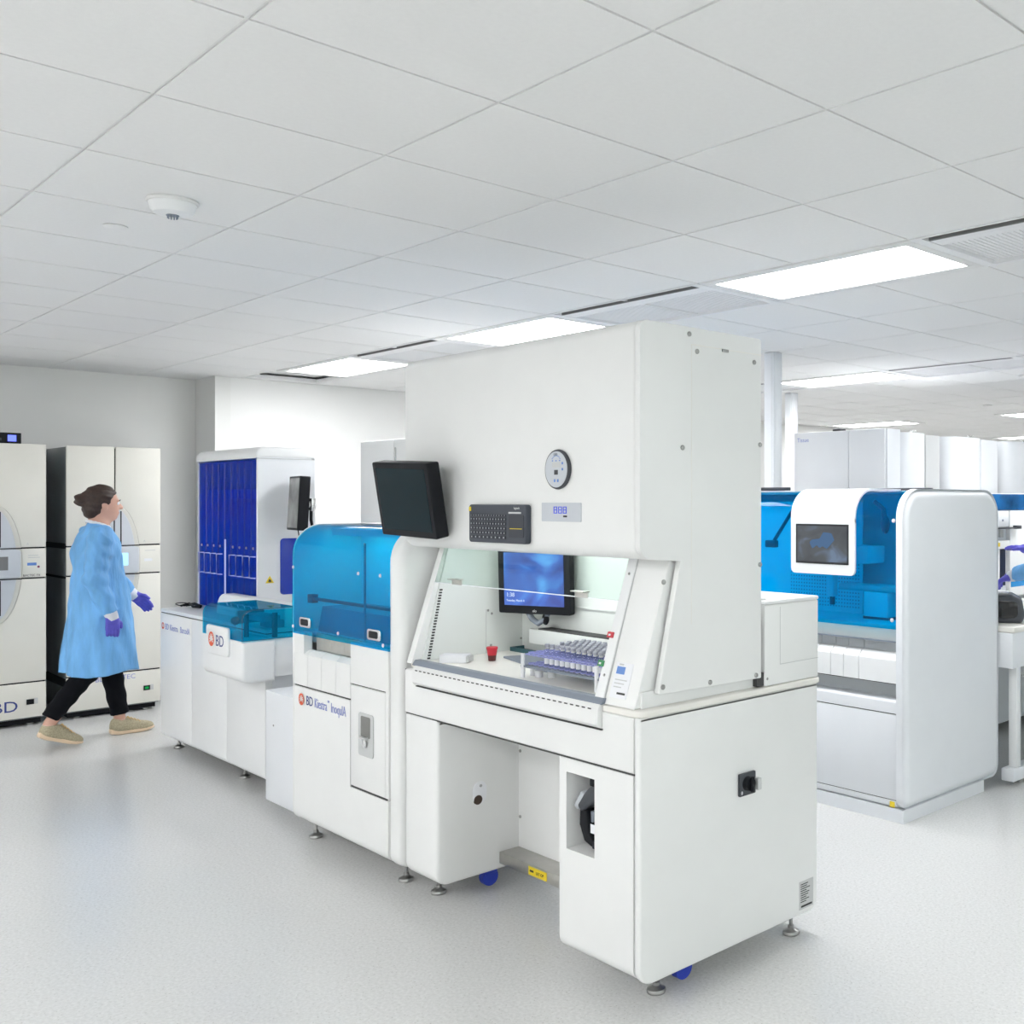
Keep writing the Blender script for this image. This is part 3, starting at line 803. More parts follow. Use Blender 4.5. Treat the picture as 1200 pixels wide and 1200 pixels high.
part('stand_arc', MB().tube([M @ Vector((-.06 + .03 * k, .03, -.11 - .075 * math.sin(math.pi * (k + .3) / 4.6))) for k in range(5)], [.012, .013, .013, .012, .010], 10), MGREY, t)
part('stand_hook', MB().ball(M @ Vector((.035, .03, -.165)), (.02, .012, .026), 14), BLACK, t)
part('bracket', MB().cyl(M @ Vector((0, .03, -.02)), (-3.6, 2.607, 1.26), .02, n=14), DGREY, t)
X = M.to_3x3() @ Vector((1, 0, 0)); U = M.to_3x3() @ Vector((0, 0, 1))
GLW = glow('white_screen_text', (.7, .82, 1), .5)
text('1:38', .024, GLW, t, M @ Vector((-.135, -.0022, -.072)), X, up=U)
text('Tuesday, March 4', .0125, GLW, t, M @ Vector((-.135, -.0022, -.092)), X, up=U)
text('elo', .016, LGREY, t, M @ Vector((-.008, -.0006, -.134)), X, up=U)

# ---------------------------------------------------------------- things on the deck
ZD = .9532
t = thing('red_cup', 'small red lidded cup standing on the cabinet deck', 'cup', (-3.62, 2.325, ZD))
c = (-3.62, 2.325, ZD)
part('dark_base', MB().lathe([(.014, 0), (.015, .003), (.017, .022), (.017, .024)], c, 20), paint('dark_red_plastic', (.10, .02, .02), .4), t)
part('red_top', MB().lathe([(.0175, .023), (.021, .045), (.023, .05), (.023, .055), (.021, .057)], c, 20), REDP, t)
t = thing('carton', 'small white cardboard carton lying on the deck by the left wall', 'box', (-3.70, 2.20, ZD))
M = Matrix.Translation((-3.70, 2.205, ZD)) @ Matrix.Rotation(R(38), 4, 'Z')
part('carton_body', MB().box(-.055, .055, -.028, .028, 0, .032, .0015).xf(M), PAPER, t)
part('carton_flap', MB().box(.055, .066, -.026, .026, .004, .028).xf(M), LGREY, t)
part('carton_print', MB().box(-.056, -.0555, -.02, .02, .006, .026).xf(M), BLUEP, t)
pad = MB().prism(fillet([(-3.66, 2.40), (-3.22, 2.30), (-3.10, 2.50), (-3.60, 2.53)], .01, 3), 'z', ZD, ZD + .006, .001)
solo('dark_mat', pad, MGREY, 'dark grey rubber mat lying on the deck behind the rack', 'mat', (-3.4, 2.42, ZD))
t = thing('teal_tray', 'low dark teal tray standing at the back left of the deck', 'tray', (-3.70, 2.56, ZD))
part('tray_base', MB().box(-3.80, -3.62, 2.535, 2.60, ZD + .0, ZD + .004), TEAL, t)
part('tray_wall', MB().box(-3.80, -3.62, 2.530, 2.535, ZD, ZD + .018).box(-3.80, -3.795, 2.535, 2.60, ZD, ZD + .018), TEAL, t)
for k, (x, y) in enumerate(((-3.20, 2.235), (-3.155, 2.225), (-3.11, 2.25))):
    t = thing('white_jar', 'small white lidded jar under the front end of the vial rack', 'jar', (x, y, ZD), 'white jars under the rack')
    part('jar_body', MB().lathe([(.014, 0), (.015, .002), (.015, .016)], (x, y, ZD), 16), PAPER, t)
    part('jar_lid', MB().lathe([(.016, .016), (.016, .024), (.014, .025)], (x, y, ZD), 16), WHITE2, t)

# rack with vials
RX0, RX1, RY0, RY1 = -3.20, -2.745, 2.182, 2.40
ZL, ZU = 1.000, 1.040
rk = thing('vial_rack', 'two-tier rack with lilac rings and steel legs holding rows of vials', 'rack', ((RX0 + RX1) / 2, (RY0 + RY1) / 2, ZD))
ncol, nrow = 14, 6
px_, py_ = (RX1 - RX0 - .02) / ncol, (RY1 - RY0 - .02) / nrow
def hole(i, j): return RX0 + .01 + (i + .5) * px_, RY0 + .01 + (j + .5) * py_
for z, nm in ((ZL, 'lower_tier'), (ZU, 'upper_tier')):
    m = MB()
    for i in range(ncol + 1):
        x = RX0 + .01 + i * px_
        m.box(x - .003, x + .003, RY0, RY1, z - .003, z)
    for j in range(nrow + 1):
        y = RY0 + .01 + j * py_
        m.box(RX0, RX1, y - .003, y + .003, z - .0035, z - .0005)
    tier = part(nm, m, MGREY if z == ZL else PURPLE, rk)
    m = MB()
    for i in range(ncol):
        for j in range(nrow):
            x, y = hole(i, j)
            t_ = bmesh.new(); n = 10
            vs = [[t_.verts.new((x + r * math.cos(2 * math.pi * k / n), y + r * math.sin(2 * math.pi * k / n), z + h)) for k in range(n)] for r, h in ((.0118, .0005), (.0132, .0005), (.0145, .006), (.0118, .006))]
            for a in range(4):
                A, B_ = vs[a], vs[(a + 1) % 4]
                for k in range(n): t_.faces.new((A[k], A[(k + 1) % n], B_[(k + 1) % n], B_[k]))
            m._add(t_)
    part('ring_collars', m, PURPLE, tier)
for x in (RX0 + .012, RX1 - .012):
    for y in (RY0 - .004, RY1 + .004):
        part('rack_leg', MB().cyl((x, y, ZD), (x, y, ZU + .002), .0075, n=12), STEEL if y > 2.3 else PAPER, rk)
part('rack_rail', MB().box(RX0, RX1, RY0 - .006, RY0 - .002, ZL - .008, ZL), MGREY, rk)
def make_vial(x, y, white):
    t = thing('white_cap_vial' if white else 'vial', 'tall white-capped vial in the rack corner by the green tag' if white else 'clear vial with grey neck standing in the lilac-ringed rack', 'vial', (x, y, ZL + .001), 'tall white-capped vials' if white else 'clear vials in the rack')
    c = (x, y, ZL + .001); h = .078 if not white else .084
    part('glass', MB().lathe([(.007, 0), (.0098, .002), (.010, .006), (.010, h - .018), (.0065, h - .012), (.0065, h - .006)], c, 12), VIAL, t)
    part('specimen_label', MB().lathe([(.0104, .012), (.0104, .038)], c, 12), PAPER, t)
    part('neck_ring', MB().lathe([(.007, h - .012), (.0085, h - .011), (.0085, h - .007), (.007, h - .006)], c, 12), LGREY, t)
    hh = .010 if not white else .024
    part('cap', MB().lathe([(.0085, h - .006), (.009, h - .005), (.009, h - .006 + hh), (.007, h - .004 + hh)], c, 12), PAPER if white else paint('clear_cap', (.36, .37, .42), .3), t)
    return t
v0 = v1 = None
for i in range(3, ncol):
    for j in range(nrow):
        x, y = hole(i, j)
        white = (i >= ncol - 3 and j == nrow - 1)
        if (not white) and j in (1,) and i < 7: continue
        if white:
            if v1 is None: v1 = make_vial(x, y, True)
            else: copy_thing(v1, (x, y, ZL + .001))
        else:
            if v0 is None: v0 = make_vial(x, y, False)
            else: copy_thing(v0, (x, y, ZL + .001))

# barcode scanner in the niche
t = thing('barcode_scanner', 'black handheld barcode scanner with grey head hanging in the niche', 'scanner', (-2.70, YF + .1, .56))
sy = YF + .052
part('head', MB().prism(fillet([(-2.768, .590), (-2.741, .568), (-2.656, .624), (-2.658, .672), (-2.706, .652)], .012, 4), 'y', sy - .035, sy + .035, .01), DGREY, t)
part('nose', MB().prism(fillet([(-2.781, .583), (-2.758, .570), (-2.721, .625), (-2.741, .640)], .008, 4), 'y', sy - .036, sy + .036, .01), GREYM, t)
part('handle', MB().prism(fillet([(-2.763, .585), (-2.728, .575), (-2.718, .50), (-2.686, .470), (-2.70, .455), (-2.74, .468), (-2.766, .52)], .009, 4), 'y', sy - .022, sy + .022, .008), BLACK, t)
part('trigger', MB().prism(fillet([(-2.721, .570), (-2.701, .572), (-2.706, .535), (-2.718, .530)], .004, 3), 'y', sy - .009, sy + .009, .003), MGREY, t)
part('cradle', MB().box(-2.70, -2.648, sy - .03, YF + .25, .66, .69, .006).box(-2.69, -2.648, sy - .028, YF + .25, .455, .48, .005), BLACK, t)
part('barcode_sticker', MB().box(-2.700, -2.661, sy - .0245, sy - .0235, .505, .535), PAPER, t)

# ---------------------------------------------------------------- middle module with the curved blue shield
def shield_path(y0, ztop, r, z0, yback, seg=10):
    pts = [(y0, z0), (y0, ztop - r)]
    for k in range(1, seg + 1):
        a = math.pi - (math.pi / 2) * k / seg
        pts.append((y0 + r + r * math.cos(a), ztop - r + r * math.sin(a)))
    pts.append((yback, ztop))
    return pts
MX0, MX1 = -4.945, -3.915
im = thing('inoculation_module', 'white lab module with curved bright blue shield beside the workstation', 'lab machine', (-4.43, 2.45, 0))
YM = 2.085; YMB = 2.86
# side cheeks
ck = fillet([(YM, .088), (YMB, .088), (YMB, 1.495), (YM, 1.495)], [.05, .05, .05, .14], 10)
part('right_cheek', MB().prism(ck, 'x', MX1 - .11, MX1, .035, 5), WHITE, im)
part('left_cheek', MB().prism(ck, 'x', MX0, MX0 + .012, .004), WHITE, im)
# lower front panels
lf = fillet([(YM + .002, .092), (YM + .05, .092), (YM + .05, .728), (YM + .002, .728)], [.045, 0, 0, .004], 8)
d = MB()
d.prism(lf, 'x', MX0 + .012, -4.362)
fp = part('front_panel', d, WHITE, im)
part('front_panel', MB().prism(fillet([(YM + .002, .092), (YM + .05, .092), (YM + .05, .350), (YM + .002, .350)], [.045, 0, 0, .002], 8), 'x', -4.362, -4.022), WHITE, im)
dr = part('access_door', MB().box(-4.355, -4.045, YM + .001, YM + .03, .361, .800, .003), WHITE, im)
part('door_gap', MB().box(-4.362, -4.04, YM + .012, YM + .04, .349, .362).box(-4.362, -4.356, YM + .012, YM + .04, .362, .80).box(-4.046, -4.022, YM + .004, YM + .04, .36, .806), WHITE, im)
part('shadow_gap', MB().box(-4.36, -4.042, YM + .006, YM + .03, .3505, .3605), GAP, im)
part('shadow_gap', MB().box(MX0 + .012, -4.36, YM + .008, YM + .03, .728, .737), GAP, im)
part('shadow_gap', MB().box(-4.36, -4.04, YM + .01, YM + .03, .800, .806), GAP, im)
la = part('latch_plate', MB().prism(fillet(rect(-4.275, -4.142, .508, .692), .014, 4), 'y', YM - .004, YM + .001, .002), LGREY, dr)
part('latch_recess', MB().prism(fillet(rect(-4.250, -4.165, .590, .680), .008, 3), 'y', YM - .0046, YM - .003), paint('recess_grey', (.20, .20, .19), .5), la)
part('latch_bolt', MB().cyl((-4.232, YM - .014, .59), (-4.176, YM - .014, .59), .008, n=12).box(-4.216, -4.196, YM - .018, YM - .004, .550, .596, .003).cyl((-4.192, YM - .012, .552), (-4.192, YM - .012, .585), .005, n=10), CHROME, la)
# upper front: drawers below shield
part('upper_panel', MB().box(-4.358, MX1 - .105, YM + .0015, YM + .04, .806, .985, .002), WHITE, im)
for k in range(4):
    x0 = MX0 + .012 + k * .1435
    part('drawer_front', MB().prism([(YM + .002, .737), (YM + .04, .737), (YM + .04, .905), (YM + .028, .905), (YM + .002, .885)], 'x', x0 + .001, x0 + .1425, .001), WHITE, im)
    if k: part('drawer_recess', MB().box(x0 + .001, x0 + .1425, YM + .045, YM + .055, .885, .985), STEEL if k < 4 else WHITE, im)
    else: part('drawer_blank', MB().box(x0, x0 + .11, YM + .0015, YM + .04, .886, .985), WHITE, im)
# blue shield
sp_ = shield_path(YM - .004, 1.492, .145, .978, 2.42)
part('blue_shield', MB().prism(ribbon(sp_, -.005), 'x', MX0 + .004, MX1 - .088), BLUE, im)
sh = im
for x in (-4.785, -4.12):
    hp_ = part('finger_grip', MB().prism(fillet(rect(x - .058, x + .058, 1.015, 1.062), .014, 4), 'y', YM - .014, YM - .0045, .003), CHROME, im)
    part('grip_hole', MB().prism(fillet(rect(x - .040, x + .040, 1.024, 1.054), .010, 4), 'y', YM - .0146, YM - .0130), BLACK, hp_)
for x, z in ((-4.925, 1.29), (-4.075, 1.29), (-4.925, 1.01), (-4.05, 1.0), (-4.46, 1.015), (-4.27, 1.29)): screw(im, (x, YM - .0045, z), (0, -1, 0), .9, True)
# interior seen through the shield
inn = MB()
inn.box(MX0 + .012, MX1 - .11, 2.42, 2.43, .95, 1.485)
part('chamber_back', inn, WHITE2, im)
part('chamber_floor', MB().box(MX0 + .012, MX1 - .11, YM + .07, 2.42, .93, .985), COOL, im)
part('chamber_roof', MB().box(MX0 + .012, MX1 - .1, 2.425, YMB - .01, 1.475, 1.492, .003), WHITE2, im)
part('added_chamber_light', MB().box(MX0 + .1, MX1 - .16, 2.262, 2.282, 1.455, 1.465), glow('added_module_lamp', (.95, .98, 1), 6.0), im)  # added strip lamp that brightens the chamber behind the shield
part('added_lamp_bracket', MB().box(MX0 + .08, MX1 - .14, 2.245, 2.42, 1.465, 1.472).box(MX0 + .08, MX1 - .14, 2.240, 2.245, 1.440, 1.472), WHITE2, im)  # holder for the added lamp, its lip hides the glow
part('rail', MB().box(-4.84, -4.05, 2.135, 2.155, 1.134, 1.146).box(-4.885, -4.84, 2.13, 2.16, 1.120, 1.160), DGREY, im)
part('deck_block', MB().prism([(2.17, .985), (2.40, .985), (2.40, 1.10), (2.19, 1.10)], 'x', -4.86, -4.05), paint('grey_blue_steel', (.25, .30, .36), .4), im)
part('divider', MB().box(-4.262, -4.256, 2.10, 2.108, 1.0, 1.42), MGREY, im)
part('chamber_column', MB().box(-4.19, -4.05, 2.32, 2.42, 1.11, 1.47), COOL, im)
part('back_shell', MB().box(MX0 + .012, MX1 - .11, YMB - .02, YMB - .005, .10, 1.475), WHITE, im)
part('underframe', MB().box(MX0 + .03, MX1 - .03, YM + .05, YMB - .03, .10, .125), WHITE, im)
part('lid_hinge', MB().tube([(-4.70, 2.5, 1.492), (-4.70, 2.5, 1.515), (-4.58, 2.5, 1.515), (-4.58, 2.5, 1.492)], .004, 8), SCREW, im)
for x, y in ((-4.866, 2.162), (-4.027, 2.170), (-4.86, 2.78), (-4.03, 2.78)): foot(im, x, y)
ring_logo(im, (-4.845, YM - .0015, .672), .028, (1, 0, 0), (0, -1, 0))
text('BD', .062, NAVY, im, (-4.80, YM + .0008, .652), (1, 0, 0), xs=.9)
text('Kiestra', .062, NAVYL, im, (-4.712, YM + .0008, .652), (1, 0, 0), xs=.72)
text('TM', .016, NAVYL, im, (-4.580, YM + .0008, .690), (1, 0, 0), xs=.9)
text('InoqulA', .062, NAVYL, im, (-4.545, YM + .0008, .652), (1, 0, 0), xs=.74)

# white filler panel between the modules
t = thing('filler_panel', 'plain white floor-length panel joining the two lab modules', 'panel', (-5.25, 2.3, 0))
part('front_sheet', MB().prism(fillet([(2.165, .06), (2.60, .06), (2.60, .63), (2.165, .63)], [.012, 0, 0, .004], 4), 'x', -5.46, -4.952, .004), COOL, t)
part('plinth', MB().box(-5.40, -4.96, 2.26, 2.58, .0, .062), WHITE2, t)
screw(t, (-5.36, 2.165, .46), (0, -1, 0), .6)

# ---------------------------------------------------------------- left loading unit
UX0, UX1, YU, YUB = -7.42, -5.757, 2.28, 2.86
lu = thing('label_unit', 'long low white cabinet with dark top seam left of the blue tray', 'lab machine', (-6.6, 2.57, 0))
pf = fillet([(YU, .075), (YU + .04, .075), (YU + .04, .876), (YU, .876)], [.035, 0, 0, .004], 8)
for a, b in ((UX0, -6.86), (-6.857, -6.30), (-6.297, UX1)):
    m = MB().prism(pf, 'x', a, b, .003)
    part('front_panel', m, WHITE2, lu)
part('corner_post', MB().prism(fillet([(UX0, YU + .03), (UX0 + .03, YU + .03), (UX0 + .03, YUB), (UX0, YUB)], .004, 3), 'z', .09, .876), WHITE2, lu)
part('end_panel', MB().box(UX1 - .03, UX1, YU + .04, YUB, .085, .876, .004), COOL, lu)
part('rear_panel', MB().box(UX0 + .03, UX1 - .03, YUB - .02, YUB, .085, .876), WHITE2, lu)
part('underframe', MB().box(UX0 + .03, UX1 - .03, YU + .05, YUB - .02, .09, .115), DGREY, lu)
part('top_gap', MB().box(UX0 + .003, UX1 - .003, YU + .004, YUB - .004, .876, .881), GAP, lu)
part('top', MB().box(UX0, UX1, YU, YUB, .881, .905, .006), WHITE2, lu)
part('lid_hump', MB().prism(fillet([(-6.80, .905), (-5.80, .905), (-5.80, 1.035), (-6.80, 1.035)], [0, 0, .02, .11], 8), 'y', 2.40, 2.475, .012), WHITE2, lu)
for x in (-7.30, -6.22): foot(lu, x, 2.352, .95)
for x in (-7.30, -5.85): foot(lu, x, 2.78, .95)
foot(lu, -5.85, 2.352, .95)
ring_logo(lu, (-7.37, YU - .001, .795), .022, (1, 0, 0), (0, -1, 0))
text('BD', .055, NAVYL, lu, (-7.335, YU - .0003, .775), (1, 0, 0), xs=.95)
text('Kiestra', .055, NAVYL, lu, (-7.245, YU - .0003, .775), (1, 0, 0), xs=.9)
text('BarcodA', .055, NAVYL, lu, (-7.06, YU - .0003, .775), (1, 0, 0), xs=.85)
# cables lying on the unit
t = thing('cable_bundle', 'loose black cables coiled on the low cabinet top', 'cable', (-7.35, 2.4, .906))
cb = [(-7.40 + .02 * math.cos(a) * 2, 2.40 + .035 * math.sin(a), .9135 + .016 * abs(math.sin(a * .5))) for a in [k * .5 for k in range(14)]]
part('loop', MB().tube(cb, .0035, 6), BLACK, t)
part('lead', MB().tube([(-7.38, 2.42, .917), (-7.33, 2.45, .925), (-7.29, 2.44, .93), (-7.22, 2.455, .9175)], .010, 8), BLACK, t)
part('lead', MB().tube([(-7.39, 2.39, .914), (-7.35, 2.43, .93), (-7.26, 2.42, .915), (-7.18, 2.44, .9145)], .007, 8), BLACK, t)

# protruding tray with blue cover
TX0, TX1, YT = -6.165, -5.60, 2.10
tr = thing('intake_tray', 'white rounded tray with see-through cyan cover and round emblem plate', 'tray', (-5.88, 2.25, .64))
tp = fillet([(YT, .645), (2.275, .645), (2.275, .868), (YT, .868)], [.05, 0, 0, 0], 8)
part('tray_body', MB().prism(tp, 'x', TX0, TX1, .02, 4), WHITE2, tr)
part('tray_tail', MB().box(-5.752, TX1 - .02, 2.275, 2.6, .665, .868, .004), WHITE2, tr)
CY = acrylic('cyan_acrylic', (.12, .84, .96), body=(.0, .45, .80), amt=.15)
cvp = shield_path(YT + .004, 1.032, .05, .869, 2.39, 6)
part('cover_front', MB().prism(ribbon(cvp, -.005), 'x', TX0 + .004, TX1 - .004), CY, tr)
for x in (TX0 + .004, TX1 - .009):
    pg = [(YT + .010, .869)] + [(y + .006 if y < 2.2 else y, z - .006 if z > .9 else z) for y, z in cvp[1:]] + [(2.39, .869)]
    if x > -5.8: part('cover_side', MB().prism(pg, 'x', x, x + .005), CY, tr)
    else: part('cover_side', MB().prism([p for p in pg[:-1]] + [(2.39, .93), (2.278, .93), (2.278, .869)], 'x', x, x + .005), CY, tr)
ed = MB()
for a, b in zip(cvp, cvp[1:]): ed.tube([(TX1 - .003, a[0], a[1]), (TX1 - .003, b[0], b[1])], .0016, 6)
ed.tube([(TX1 - .003, YT + .006, .871), (TX1 - .003, 2.39, .871)], .0016, 6)
part('cover_edge', ed, TEAL, tr)
part('mechanism', MB().box(-6.0, -5.68, 2.23, 2.33, .955, .985, .003).box(-5.95, -5.92, 2.2, 2.34, .93, 1.0).box(-5.85, -5.70, 2.29, 2.36, .915, .955), MGREY, tr)
part('mechanism_post', MB().cyl((-5.80, 2.2, .868), (-5.80, 2.2, .99), .012, n=12).cyl((-5.68, 2.30, .868), (-5.68, 2.30, 1.0), .014, n=12).ball((-5.90, 2.18, .95), .024, 12), DGREY, tr)
ep = part('emblem_plate', MB().prism(fillet(rect(-6.065, -5.755, .772, .928), .022, 5), 'y', YT - .012, YT + .002, .004), WHITE2, tr)
ring_logo(ep, (-5.985, YT - .0125, .853), .040, (1, 0, 0), (0, -1, 0))
text('BD', .085, NAVY, ep, (-5.925, YT - .0123, .822), (1, 0, 0), xs=1.05)
part('pen', MB().cyl((-5.80, 2.13, 1.037), (-5.66, 2.17, 1.037), .003, n=8), DGREY, tr) if False else None

# ---------------------------------------------------------------- storage tower with blue drawer columns
tw = thing('storage_tower', 'tall white tower with deep blue vertical drawers on the low cabinet', 'lab machine', (-6.92, 2.67, .906))
VX0, VX1, YV, YVB, ZV0, ZV1 = -7.412, -6.42, 2.50, 2.845, .906, 1.925
part('back_sheet', MB().box(VX0, VX1, YVB - .02, YVB, ZV0, ZV1 - .06), COOL, tw)
part('side_sheet', MB().box(VX1 - .02, VX1, YV, YVB - .02, ZV0, ZV1 - .055), COOL, tw)
part('side_sheet', MB().box(VX0, VX0 + .016, YV, YVB - .02, ZV0, ZV1 - .055), COOL, tw)
tcap = fillet([(VX0 - .006, ZV1 - .055), (VX1 + .003, ZV1 - .055), (VX1 + .003, ZV1), (VX0 - .006, ZV1)], [0, 0, .02, .045], 8)
tcy = fillet([(YV - .01, ZV1 - .06), (YVB + .004, ZV1 - .06), (YVB + .004, ZV1 + .01), (YV - .01, ZV1 + .01)], [0, 0, .05, .05], 8)
part('rounded_cap', MB().prism(tcy, 'x', VX0 - .006, VX1 + .003, .018, 4), WHITE2, tw)
part('cap_seam', MB().box(VX1 + .0005, VX1 + .0035, YV, YVB, ZV1 - .064, ZV1 - .0605), LGREY, tw)
part('inner_core', MB().box(VX0 + .02, VX1 - .02, YV + .20, YV + .21, ZV0, ZV1 - .06), paint('blue_backing', (.10, .20, .70), .5), tw)
BEIGE = paint('divider_beige', (.55, .48, .40), .5)
nd = 9; dw = (VX1 - .02 - VX0 - .02) / nd
for k in range(nd):
    x0 = VX0 + .02 + k * dw
    d_ = part('drawer_door', MB().prism(fillet([(x0 + .002, YV + .004), (x0 + dw - .002, YV + .004), (x0 + dw - .002, YV + .016), (x0 + .002, YV + .016)], .004, 3), 'z', ZV0 + .01, ZV1 - .07), BLUED, tw)
    if k != 4:
        hz0, hz1 = 1.135, 1.265
        hx = x0 + dw * .28
        part('drawer_handle', MB().tube([(hx + .055, YV + .004, hz0), (hx, YV - .012, hz0), (hx, YV - .012, hz1), (hx + .055, YV + .004, hz1)], .0045, 6), paint('pale_blue_plastic', (.55, .62, .90), .4), d_)
        screw(d_, (x0 + dw * .5, YV + .0035, 1.315), (0, -1, 0), 1.0)
    else:
        part('centre_strip', MB().box(x0 + .02, x0 + .042, YV + .001, YV + .004, ZV0 + .05, 1.36), paint('pale_blue_plastic', (.55, .62, .90), .4), d_)
    if k:
        part('divider', MB().box(x0 - .004, x0 + .004, YV + .018, YV + .12, ZV0 + .01, 1.10), BEIGE, tw)
        part('divider', MB().box(x0 - .004, x0 + .004, YV + .018, YV + .12, 1.68, ZV1 - .07), BEIGE, tw)
part('stack', MB().box(VX0 + .2, VX1 - .1, YV + .12, YV + .19, 1.15, 1.62, .02), paint('navy_stack', (.02, .05, .35), .5), tw)
part('side_window', MB().prism(fillet(rect(2.632, 2.79, 1.03, 1.375), .02, 4), 'x', VX1 - .001, VX1 + .006, .002), paint('blue_side_panel', (.01, .04, .42), .2), tw)
wt = part('warning_triangle', MB().prism([(2.545, 1.105), (2.595, 1.105), (2.570, 1.150)], 'x', VX1, VX1 + .0012), YELLOW, tw)
part('warning_sign', MB().prism([(2.560, 1.112), (2.580, 1.112), (2.576, 1.124), (2.566, 1.130)], 'x', VX1 + .0012, VX1 + .0018), INK, wt)
t, M = monitor('arm_monitor', 'narrow black monitor on an arm at the tower side', (-6.25, 2.640, 1.592), R(-9.6), R(-3), .25, .325, .060, paint('painted_reflection_screen', (.22, .22, .21), .12, .5, 0, 5), .012)  # mottled grey paints a reflection into the screen colour
part('arm', MB().tube([M @ Vector((.02, .06, 0)), (-6.235, 2.74, 1.575), (-6.30, 2.77, 1.575), (VX1 + .002, 2.77, 1.575)], .016, 10), LGREY, t)
part('arm_joint', MB().ball((-6.235, 2.745, 1.575), (.024, .024, .038), 14).cyl((-6.235, 2.745, 1.56), (-6.235, 2.745, 1.62), .022, n=16), CHROME, t)
part('cable', MB().tube([(-6.235, 2.74, 1.545), (-6.225, 2.735, 1.49), (-6.22, 2.745, 1.43), (-6.23, 2.77, 1.38)], .009, 8), BLACK, t)
part('cable', MB().tube([M @ Vector((-.02, .04, -.16)), M @ Vector((-.01, .045, -.20)), M @ Vector((.02, .06, -.235)), M @ Vector((.05, .07, -.26))], .004, 6), BLACK, t)

# white cabinet standing behind the middle module
BRIGHT = paint('bright_white_enamel', (.87, .88, .88), .5, .01)
t = thing('rear_cabinet', 'plain tall white cabinet with a small hinge behind the shielded module', 'cabinet', (-5.4, 3.2, 0))
part('body', MB().box(-6.10, -5.30, 3.00, 3.42, .06, 1.972, .006), BRIGHT, t)
part('door', MB().box(-6.098, -5.690, 2.985, 2.9995, .1, 1.966, .003), BRIGHT, t)
part('door', MB().box(-5.684, -5.302, 2.985, 2.9995, .1, 1.966, .003), BRIGHT, t)
part('hinge', MB().box(-5.665, -5.655, 2.978, 2.985, 1.84, 1.92, .002), LGREY, t)
part('plinth', MB().box(-6.06, -5.34, 3.04, 3.40, 0, .06), DGREY, t)

